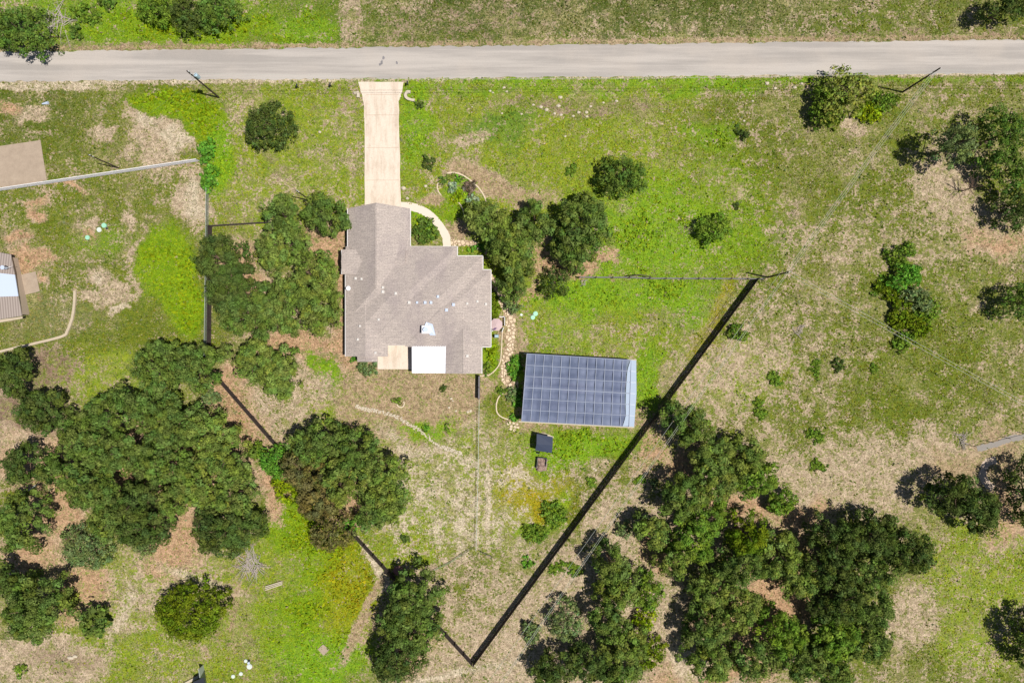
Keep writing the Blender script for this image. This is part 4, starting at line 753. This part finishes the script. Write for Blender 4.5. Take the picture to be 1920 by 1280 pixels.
# north side and front yard
T('oak_tree',26,48,52,50,8,'oak','bushy green tree overhanging the road at the top left corner',**OK_)
T('juniper_tree',290,12,36,32,5,'mid','bright green bush-like tree, left one of the row above the road',**OK_); T('juniper_tree',345,20,36,32,5.5,'dark','darker bush-like tree, middle of the row above the road',**OK_); T('juniper_tree',400,16,38,36,6,'oak','dense green tree, right one of the row above the road',**OK_)
Sh(200,5,14,10,2,'oak','small dark green bush at the top edge left of the tree row'); Sh(140,58,14,12,1.6,'oak','green bush just right of the grey dead brush by the road'); Sh(160,25,30,16,1.5,'mid','light green bush between the dead brush and the tree row')
T('oak_tree',1905,2,34,26,9,'dark','dark tree cut by the top right corner',**OK_)
T('cedar_tree',498,229,49,46,6.5,'dark','round dark cedar standing alone left of the driveway',**JN)
T('oak_tree',1170,325,43,41,7,'oak','round oak alone above the clump right of the garden',**OK_)
T('oak_tree',1336,427,34,25,4,'emer' if 'emer' in PAL else 'mid','low dark green tree alone in the bright lawn above the rail fence',**OK_)
T('pine_tree',912,408,42,36,8,'pinel','pale pine at the left of the front clump beside the flower bed',**PN); T('pine_tree',963,470,46,52,9.5,'pinel','tall pine in front of the flagstone path beside the house roof',**PN); T('pine_tree',1003,412,38,34,7.5,'pine','middle pine of the front clump, smaller and darker',**PN)
T('pine_tree',1098,415,56,52,9.5,'pine','largest pine of the front clump, on its right side',**PN); T('pine_tree',1075,468,42,32,8,'pine','lower pine tucked under the largest front clump pine',**PN); T('pine_tree',965,530,28,36,7,'pine','narrow pine hanging over the flagstone path',**PN)
T('cedar_tree',1040,528,30,28,4.5,'dark','small cedar at the left end of the grey rail fence',**JN)
Sh(960,570,17,17,2.2,'grey','rounded grey-green shrub beside the flagstone path')
T('willow_tree',1592,170,62,44,7,'willow','wispy pale yellow-green tree leaning over the road edge',clump=.6,per=22,size=.3,needle=.6,gap=.35,rough=.45)
T('sapling_tree',1555,195,34,34,5,'mid','darker leafy tree behind the wispy roadside tree',clump=.6,per=30,size=.3,needle=.3,gap=.2)
Sh(1655,188,30,20,2,'mid','bright leafy bush at the foot of the right roadside pole'); Sh(1630,210,24,18,1.6,'lime','lime bush under the wispy roadside tree'); Sh(1560,222,18,16,1.4,'green','green bush left of the bare patch under the wispy tree')
T('oak_tree',1812,262,40,34,13,'grey','pale broadleaf tree left of the dark right edge pair',**dict(OK_,gap=.3)); T('oak_tree',1895,245,48,50,11,'oak','big dark oak at the upper right edge',**OK_); T('oak_tree',1906,315,38,34,9,'oak','oak directly below the big dark oak at the right edge',**OK_)
T('oak_tree',1914,388,36,32,7,'dark','dark tree at the right edge beside the dead tree',**OK_); T('oak_tree',1926,565,40,36,7,'oak','dark tree alone at the right edge halfway down',**OK_)
# groups of bushes in the east field
for i, (x, y, rx, ry, hh, p_, l) in enumerate([(1690,478,24,22,2.2,'mid','topmost'),(1700,520,28,26,3.2,'bright','upper right, tallest'),(1722,560,26,24,2.6,'grey','right-hand greyish'),(1668,545,24,20,1.6,'green','left-hand'),(1655,535,16,14,1.0,'mid','far left low'),(1690,585,26,22,2.2,'green','central'),(1718,610,28,20,2.2,'green','lower right'),(1740,585,24,22,1.6,'mid','far right low'),(1700,638,24,16,1.6,'mid','lowest')]):
    Sh(x, y, rx, ry, hh, p_, l+' bush of the leafy clump in the middle of the east field', group='leafy bushes in the east field', rough=.5, gap=.4, clump=.42, per=18)
# shrubs scattered
for (x,y,rx,ry,hh,p_,l) in [(802,304,10,10,1.3,'dark','small round dark shrub right of the driveway'),(1072,318,13,12,1.0,'green','small bright shrub in the lawn left of the lone oak'),(1393,250,13,11,1.4,'dark','small dark shrub in the right front field'),(1120,357,7,6,.6,'mid','tiny shrub below the lone oak\'s left'),
    (786,197,8,6,.7,'dark','tiny dark shrub below the right entrance kerb'),(387,282,16,22,2.2,'bright','vivid vine bush at the end of the white rail fence'),(391,335,14,26,2.4,'bright','vivid vine bush climbing the wire fence below the white rail fence'),
    (395,745,17,15,1.6,'grey','small round green shrub alone on orange needles beside the plank fence'),(1385,623,18,14,1.8,'mid','bush under the wires right of the long fence'),(1572,684,16,12,1.0,'dark','small bush with dark shadow in the east field'),(1530,816,20,15,1.0,'green','rounded bright shrub in the dry east field'),
    (1452,710,14,17,.7,'green','low green tuft left in the dry east field'),(1425,768,13,22,.7,'green','tall narrow green tuft in the dry east field above the grove'),(1533,874,15,14,.7,'mid','low tuft between the dry field and the small round pine'),(1640,690,12,9,.8,'mid','tuft near the wires in the east field'),(1530,688,12,16,.6,'green','faint lime tuft in the middle of the east field'),
    (1039,966,22,26,1.4,'mid','leafy bush clump at the bottom of the garden near the long fence'),(1004,1000,26,16,1.2,'mid','low dark green patch bush in the garden'),(990,1057,9,9,.9,'bright','small bright bush above the long fence'),(758,1012,8,6,.5,'dark','tiny dark weed in the dry yard above the fire pit'),
    (1076,1068,18,16,.8,'mid','low green shrub under the wires south of the fence'),(1045,1065,16,14,.6,'green','low green tuft between fence and wires'),(1170,992,15,15,2.2,'grey','round grey-green shrub alone left of the lower grove'),(995,1187,19,20,2.8,'grey','small grey-green juniper at the bottom left of the lower grove'),
    (655,984,14,14,2.2,'bright','vivid green vine on the fence beside the brown pine'),(797,432,26,22,1.6,'oak','dark shrub in the green bed beside the garage'),(688,690,20,12,1.5,'grey','spiky grey-green shrub at the back wall left of the patio'),(667,675,8,6,1.0,'bright','small bright shrub at the southwest roof corner'),
    (848,352,9,8,.8,'blue','blue-green plant in the middle of the flower bed'),(862,334,6,5,.7,'bright','small round green plant near the top of the flower bed'),(888,377,13,11,1.0,'blue','largest blue-green agave-like plant in the flower bed'),(880,352,12,13,.9,'purple','dusky purple-green shrub in the flower bed'),(859,368,11,9,.8,'lime','lime plant in the flower bed'),(845,332,8,7,.6,'willow','yellow-orange plant at the top of the flower bed'),(832,338,8,7,.7,'oak','dark plant at the left end of the outer edging'),
    (924,548,9,16,1.0,'green','green hedge plant between roof and path, upper'),(925,580,10,16,1.0,'green','green hedge plant between roof and path, lower'),(922,660,10,16,.9,'lime','lime plant in the bed at the southeast corner'),(912,690,8,8,.8,'mid','dark green plant at the bottom of the southeast bed'),
    (965,688,12,24,1.1,'bright','bushy strip of green left of the shade house'),(962,738,12,13,1.0,'grey','feathery grey-green plant in the half-ring bed'),(970,748,10,16,.9,'bright','bright green plant at the shade house side of the half-ring bed'),(963,783,12,8,.9,'bright','dark glossy plant at the bottom of the half-ring bed'),(895,464,20,6,.8,'bright','low green hedge above the front roof corner'),(936,733,12,6,.5,'mid','low green tuft above the half-ring edging'),
    (745,753,6,5,.7,'mid','sapling in the small white ring'),(798,800,8,7,.4,'bright','tiny green weed in the back yard'),(832,729,5,4,.4,'dark','tiny dark weed right of the patio'),(837,805,7,5,.4,'mid','small weed near the end of the stone line'),
    (1110,905,10,10,.5,'mid','low weed beside the long fence below the shed'),(1200,900,11,10,.6,'mid','small weed between the wires and the upper right grove'),(1225,905,9,9,.6,'grey','second small weed beside the right grove'),(1374,955,8,6,.6,'mid','tiny bush on orange soil in the right grove clearing'),(1380,385,5,5,.5,'dark','tiny dark weed above the bright lawn'),
    (39,1258,13,10,1.0,'mid','small green bush at the bottom left corner'),(480,845,18,16,2.4,'mid','small bush at the right tip of the big western grove')]:
    low = hh < 1.05 and x > 990; Sh(x,y,rx*(.8 if low else 1),ry*(.8 if low else 1),hh*(.7 if low else 1),'mid' if low and p_ == 'green' else p_,l,**(dict(gap=.45,rough=.5,clump=.3,per=12,size=.22) if low else {}))
# west groves
for a in [(530,405,46,38,9,'pine','pine at the top of the clump left of the garage'),(606,398,40,35,8,'pine','pine touching the garage roof corner, top right of the clump'),(520,462,48,44,9.5,'pinel','pine on the left flank of the garage-side clump above the gap'),(580,515,50,48,10,'pinel','large central pine of the garage-side clump'),(594,578,42,44,9.5,'pinel','lowest right pine of the garage-side clump'),
          (540,575,50,46,9,'pinel','pale pine at the bottom middle of the garage-side clump'),(405,482,54,40,10.5,'dark','dark pine hanging over the lime weeds'),(428,540,52,44,10,'dark','second dark pine below the one over the lime weeds'),(460,590,54,42,9.5,'pine','pine at the lower left of the garage-side clump'),(505,562,40,32,8,'pine','pine bridging the two halves of the garage-side clump'),
          (290,690,52,52,10,'pine','left half of the double pine above the big western grove'),(360,686,45,48,10,'pine','right half of the double pine, crossing the plank fence'),(470,680,40,38,7.5,'pinel','left part of the wide pine inside the back yard'),(514,700,40,42,7.5,'pinel','right part of the wide pine inside the back yard'),
          (12,700,34,42,9,'dark','dark pine cut by the left edge below the tan edging'),(64,772,50,36,7.5,'dark','dark pine alone left of the big western grove')]: T('pine_tree',*a,**PN)
G = 'pines of the big western grove'
for a in [(200,770,56,44,10,'pine','pine at the top left of the big western grove'),(262,760,40,34,9,'pine','top middle pine of the big western grove'),(318,795,54,48,10,'pine','pine at the top right of the big western grove'),(385,815,50,44,10,'pinel','pine facing the orange needle clearing by the fence'),(420,865,48,42,9.5,'pinel','right-hand pine of the big western grove above its tip'),
          (140,825,50,44,9.5,'pine','western shoulder pine of the big western grove'),(215,850,56,50,10.5,'pine','pine just below the top left one of the big western grove'),(295,870,56,50,10.5,'pine','central pine of the big western grove'),(360,905,52,46,10,'pinel','pine right of centre in the big western grove'),(105,888,46,40,9.5,'pine','leftmost pine of the big western grove'),
          (165,925,56,46,10,'pine','pine in the lower left of the big western grove'),(240,950,54,46,10,'dark','lower middle pine of the big western grove'),(262,990,52,44,9,'dark','lowest pine of the big western grove, a dark point'),(330,945,46,30,9.5,'pinel','pine left of the lone orange clearing at the grove bottom'),(430,930,44,40,9,'pinel','bottom right pine of the big western grove'),(420,1000,66,56,8.5,'dark','broad dark pine below the big western grove beside the brush pile'),(200,985,46,36,8.5,'pine','low pine beside the greyish tree at the grove bottom')]: T('pine_tree',*a,group=G,**PN)
T('pine_tree',26,875,34,34,9,'dark','dark pine at the left edge above the pipe rail',**PN); T('pine_tree',22,985,48,52,10,'pine','pine at the left edge below the pipe rail',**PN); T('pine_tree',50,1150,58,62,10.5,'pine','big round pine in the lower left corner',**PN); T('pine_tree',2,1100,26,36,9,'dark','dark pine touching the left edge above the big corner pine',**PN)
T('juniper_tree',150,1032,52,44,4.5,'grey','greyish feathery juniper below the big western grove',**dict(JN,gap=.25)); T('juniper_tree',262,1022,26,22,3.5,'grey','small grey juniper right of the larger greyish one',**JN); T('pine_tree',170,1170,30,26,4.5,'pine','young spiky pine on bare soil at lower left',clump=.6,needle=.9,size=.42)
T('oak_tree',352,1155,70,58,6,'green','wide round yellow-green tree alone in the lower left lawn',**dict(OK_,clump=.75,gap=.05,rough=.1)); T('bare_shrub',124,1130,14,18,2,'willow','yellowish thin shrub between corner pine and young pine',clump=.5,per=16,gap=.3)
T('vine_tree',512,868,30,34,4.5,'bright','vivid green leafy tree on the plank fence between the two groves',**dict(OK_,clump=.5)); T('vine_tree',536,920,26,30,3.5,'lime','lime leafy tree below the vivid green one between the groves',**dict(OK_,clump=.5))
G = 'pines of the middle grove'
for a in [(585,835,54,42,9.5,'pine','top left pine of the middle grove'),(662,850,46,42,9.5,'pine','top right pine of the middle grove'),(705,892,48,44,9.5,'pinel','right shoulder pine of the middle grove'),(560,885,42,40,8.5,'brown','brownish pine on the left side of the middle grove'),(635,905,48,42,9.5,'pinel','central pine of the middle grove'),(722,940,46,44,9,'pinel','rightmost pine of the middle grove'),(590,938,48,38,8.5,'brown','brownish pine at the bottom left of the middle grove'),(700,965,44,32,8,'pine','bottom right pine of the middle grove')]: T('pine_tree',*a,group=G,**PN)
T('cedar_tree',618,1002,42,42,6.5,'brown','round brownish dark tree below the middle grove',**JN)
T('pine_tree',775,1128,48,52,10.5,'pine','upper pine of the group hiding the lower plank fence',**PN); T('pine_tree',768,1185,54,44,10,'pine','middle pine of the group hiding the lower plank fence',**PN); T('pine_tree',742,1242,48,48,9.5,'dark','lowest pine of the group hiding the lower plank fence',**PN)
# east groves
G = 'pines of the upper right grove'
for a in [(1290,795,44,42,10.5,'pine','topmost pine of the upper right grove, under the wires'),(1335,840,50,44,10,'pinel','pine below right of the topmost one in the upper right grove'),(1405,865,42,40,9,'pinel','upper eastern pine of the upper right grove'),(1425,905,38,34,8.5,'mid','easternmost pine of the upper right grove'),(1345,900,50,42,10,'pinel','central pine of the upper right grove'),
          (1290,935,48,42,10.5,'pine','pine with a deep shadow on the left of the upper right grove'),(1325,975,44,44,9.5,'mid','lower pine of the upper right grove above the lower grove'),(1300,1030,46,36,9,'mid','lowest pine of the upper right grove'),(1225,1000,38,34,8,'pinel','detached pine left of the upper right grove'),(1268,1056,34,30,8,'pinel','pine below the detached one at the left of the grove')]: T('pine_tree',*a,group=G,**PN)
T('pine_tree',1470,942,28,24,4.5,'mid','small round pine alone in the pink clearing',**dict(PN,clump=.6)); 
G = 'pines of the lower centre grove'
for a in [(1150,1065,34,44,10,'pine','topmost pine of the lower centre grove'),(1165,1110,44,38,10,'pinel','pine under the topmost one in the lower centre grove'),(1216,1118,32,30,8,'mid','eastern pine of the lower centre grove near the orange strip'),(1145,1160,40,38,9,'pine','middle pine of the lower centre grove'),(1175,1215,44,42,9,'pinel','pale pine in the lower part of the lower centre grove'),(1110,1250,44,38,8,'dark','dark pine at the bottom left of the lower centre grove'),(1040,1262,42,34,8,'dark','dark pine at the bottom edge under the grey-green junipers'),(1165,1268,46,30,8.5,'pine','bottom edge pine of the lower centre grove')]: T('pine_tree',*a,group=G,**PN)
T('juniper_tree',1060,1170,34,44,5.5,'grey','tall oval grey-green juniper left of the lower centre grove',**JN); T('oak_tree',1215,1168,22,20,3.5,'lime','small bright lime tree on orange soil below the lower centre grove',**dict(OK_,clump=.5)); T('oak_tree',1218,1230,32,32,4.5,'green','larger bright green tree beside the bottom of the centre grove',**dict(OK_,clump=.55))
G = 'pines of the south-east grove'
for a in [(1408,1010,46,38,10.5,'green','bright topmost pine at the left of the south-east grove'),(1470,1045,48,46,10,'pinel','greyish pine right of the bright topmost one in the south-east grove'),(1400,1065,46,42,9.5,'pine','pine directly below the bright topmost one'),(1342,1112,44,40,9.5,'pinel','leftmost pine of the south-east grove'),(1385,1150,50,44,9.5,'pinel','pale pine left of the orange hole in the south-east grove'),
          (1505,1095,38,38,9,'pinel','pine just right of the orange hole in the south-east grove'),(1332,1185,42,40,9.5,'pine','pine low on the left side of the south-east grove'),(1336,1248,50,38,9.5,'pinel','bottom left pine of the south-east grove'),(1420,1245,54,42,9,'pine','bottom middle pine of the south-east grove'),(1480,1195,46,44,8.5,'mid','pine below the dark gap in the south-east grove'),(1520,1250,46,38,8.5,'pine','bottom pine right of the middle in the south-east grove'),
          (1585,1015,54,46,11.5,'dark','tall dark pine with long shadow at the top of the south-east grove'),(1650,1010,50,42,10.5,'dark','upper pine second from the right tip of the south-east grove'),(1715,1045,52,44,10,'dark','pine at the right tip of the south-east grove'),(1570,1075,50,46,11,'dark','dark pine below the tall one with long shadow'),(1640,1080,52,46,10.5,'pine','pine in the right middle of the south-east grove'),
          (1580,1140,50,46,10,'dark','pine on the inner right side of the south-east grove'),(1640,1150,48,44,9.5,'pine','pine above the lower right spur of the south-east grove'),(1645,1215,42,40,9,'pine','lower right spur pine of the south-east grove'),(1575,1205,46,44,9,'mid','pine left of the lower right spur'),(1575,1265,46,30,8.5,'pine','bottom edge pine at the right of the south-east grove')]: T('pine_tree',*a,group=G,**PN)
T('pine_tree',1803,933,46,42,10,'dark','left part of the dark pine pair standing alone in the east',**PN); T('pine_tree',1848,962,42,40,9,'dark','right part of the dark pine pair standing alone in the east',**PN)
T('oak_tree',1962,935,50,60,11,'dark','dark tree mostly outside the right edge beside the bare pen',**OK_); T('oak_tree',1978,1215,50,60,10,'dark','dark tree mostly outside the lower right edge',**OK_)
# ---------------------------------------------------------------- dead trees and brush
def bare(name, x, y, r_, h, n, label, cat, m_='deadwood', seed=1, lie=False):
    a = P(x, y); rd = random.Random(seed); mb = MB()
    if not lie: mb.tube([(0,0,0),(0,0,h*.5),(.1,.1,h*.8)], [.12,.08,.04], 6)
    for i in range(n):
        an = rd.uniform(0, 6.28); l = r_/10*rd.uniform(.5, 1.1); z0 = h*rd.uniform(.2,.7) if not lie else rd.uniform(.02,.3); sx_, sy_ = (0, 0) if not lie else (rd.uniform(-.5,.5)*r_/10, rd.uniform(-.5,.5)*r_/10)
        e = Vector((sx_+l*math.cos(an), sy_+l*math.sin(an), z0+(h*.35 if not lie else .2)*rd.random())); s0 = Vector((sx_, sy_, z0)); md = (s0+e)/2+Vector((rd.uniform(-.2,.2), rd.uniform(-.2,.2), .1))
        mb.tube([s0, md, e], [.055,.04,.015], 4)
        for k in range(3):
            q = s0.lerp(e, rd.uniform(.4,.9)); e2 = q + Vector((rd.uniform(-.5,.5), rd.uniform(-.5,.5), rd.uniform(0,.3)))*(l*.5); mb.tube([q, e2], [.025,.01], 4)
    o = mb.build(name, M[m_]); o.location = (a[0], a[1], 0); return tag(o, label, cat)
bare('dead_tree',1805,358,30,4.5,16,'bare dark-branched dead tree on pink soil near the right edge','dead tree','bark',3)
bare('brush_pile',472,1058,30,.6,60,'grey brush pile of cut branches beside the broad dark pine','brush pile','deadwood',4,True)
bare('dead_shrub',105,42,38,1.6,40,'grey leafless brush beside the top left corner tree','dead brush','deadwood',5,True)
bare('dead_shrub',1805,822,16,.8,26,'pale dead brush at the left end of the small post fence','dead brush','deadwood',6,True)
bare('dead_branch',1495,620,16,.3,12,'thin pale fallen branch in the east field','branch','deadwood',7,True)
bare('dead_branch',1895,1165,28,.6,16,'pale dead branches beside the lower right edge tree','branch','deadwood',8,True)
bare('dead_branch',1140,528,10,.3,8,'pale fallen sticks under the left part of the grey rail fence','branch','deadwood',9,True).location = P(1093,528)+(0,)
# ---------------------------------------------------------------- grass and weeds as real blades
def sample(xw, yw):
    i = np.clip(((xw-gx[0])/ST).astype(int), 0, nx-1); j = np.clip(((yw-gy[0])/ST).astype(int), 0, ny-1); return g_[i,j], b_[i,j], tint[i,j]
def in_poly(px, py, poly):
    c = np.zeros(len(px), bool); n = len(poly)
    for i in range(n):
        x1, y1 = poly[i]; x2, y2 = poly[(i+1)%n]
        with np.errstate(divide='ignore', invalid='ignore'): c ^= ((y1 > py) != (y2 > py)) & (px < (x2-x1)*(py-y1)/(y2-y1+1e-9)+x1)
    return c
HARD = [[(-400,98),(2300,70),(2300,134),(-400,157)], [(670,150),(759,150),(752,178),(750,190),(753,402),(683,402),(683,200)], [(640,383),(770,383),(770,460),(860,460),(907,478),(922,505),(922,652),(905,702),(708,694),(646,680)], [(978,660),(1196,672),(1194,804),(974,792)], [(-80,266),(78,262),(90,340),(-80,362)], [(-60,470),(30,480),(76,508),(76,550),(42,600),(-60,605)]]
PATHS = np.array(px_path([(914,512),(934,548),(955,590),(957,640),(948,690),(950,712),(965,722)]) + px_path([(748,386),(795,396),(830,432),(838,466)]) + px_path([(846,455),(885,456),(914,472)]))
def blades(N, smin, smax, wfun, seed, hh=.7):
    r = np.random.default_rng(seed); x = r.uniform(-104, 104, N); y = r.uniform(-72, 72, N); G_, B2, Tn = sample(x, y)
    cl = vnoise(x+300, y+300, 1.1, seed)*.6 + vnoise(x+300, y+300, 4.3, seed+9)*.4
    keep = r.random(N) < wfun(G_, B2, cl); px_, py_ = x*10+960, 640-y*10
    for hp in HARD: keep &= ~in_poly(px_, py_, hp)
    x, y, Tn, G_ = x[keep], y[keep], Tn[keep], G_[keep]
    for q in PATHS[::2]: k = np.hypot(x-q[0], y-q[1]) > .85; x, y, Tn, G_ = x[k], y[k], Tn[k], G_[k]
    n = len(x); a = r.uniform(0, 6.28, n); s = r.uniform(smin, smax, n); tl = r.uniform(.3, 1.1, n); c = np.stack([x, y, np.zeros(n)], 1)
    d = np.stack([np.cos(a), np.sin(a), np.zeros(n)], 1); pdir = np.stack([-np.sin(a), np.cos(a), np.zeros(n)], 1); up = np.array([0, 0, 1.])
    tip = c + pdir*(s*np.cos(tl))[:, None] + up*(s*np.sin(tl)*hh)[:, None]; w = (s*.42)[:, None]; z = r.uniform(.0, .05, n)[:, None]*up
    V = np.stack([c-d*w+z, c+d*w+z, tip+d*w*.35+z, tip-d*w*.35+z], 1).reshape(-1, 3)
    col = Tn*(r.uniform(.6, 1.35, n))[:, None]; col[:, 0] *= r.uniform(.8, 1.3, n); dry = r.random(n) < np.clip(.38-G_*.36, .02, .5); col[dry] = np.array([.27,.235,.115])*r.uniform(.7,1.15,(dry.sum(),1))
    return V, np.arange(4*n).reshape(n, 4), col
V, F, c = blades(330000, .14, .34, lambda g1, b1, cl: np.clip((g1-b1*.9)*1.2+(cl-.5)*1.6, .03, .95), 901); tag(link('grass', raw_mesh('grass', V, F, M['blade'], c)), 'short mixed green and dry grass over the whole property', 'grass', kind='stuff')
V, F, c = blades(260000, .3, .62, lambda g1, b1, cl: np.clip((g1-.9)*6, 0, .9), 902, 1.0); tag(link('weeds', raw_mesh('weeds', V, F, M['blade'], c*1.0)), 'tall vivid green weeds in dense patches', 'weeds', kind='stuff')
V, F, c = blades(60000, .25, .5, lambda g1, b1, cl: np.where((cl > .66) & (g1 > .3), .5, 0.0), 903, .9); tag(link('weeds', raw_mesh('weeds', V, F, M['blade'], c*np.array([.62,.8,.8]))), 'scattered darker green weed tufts over the fields', 'weeds', kind='stuff')
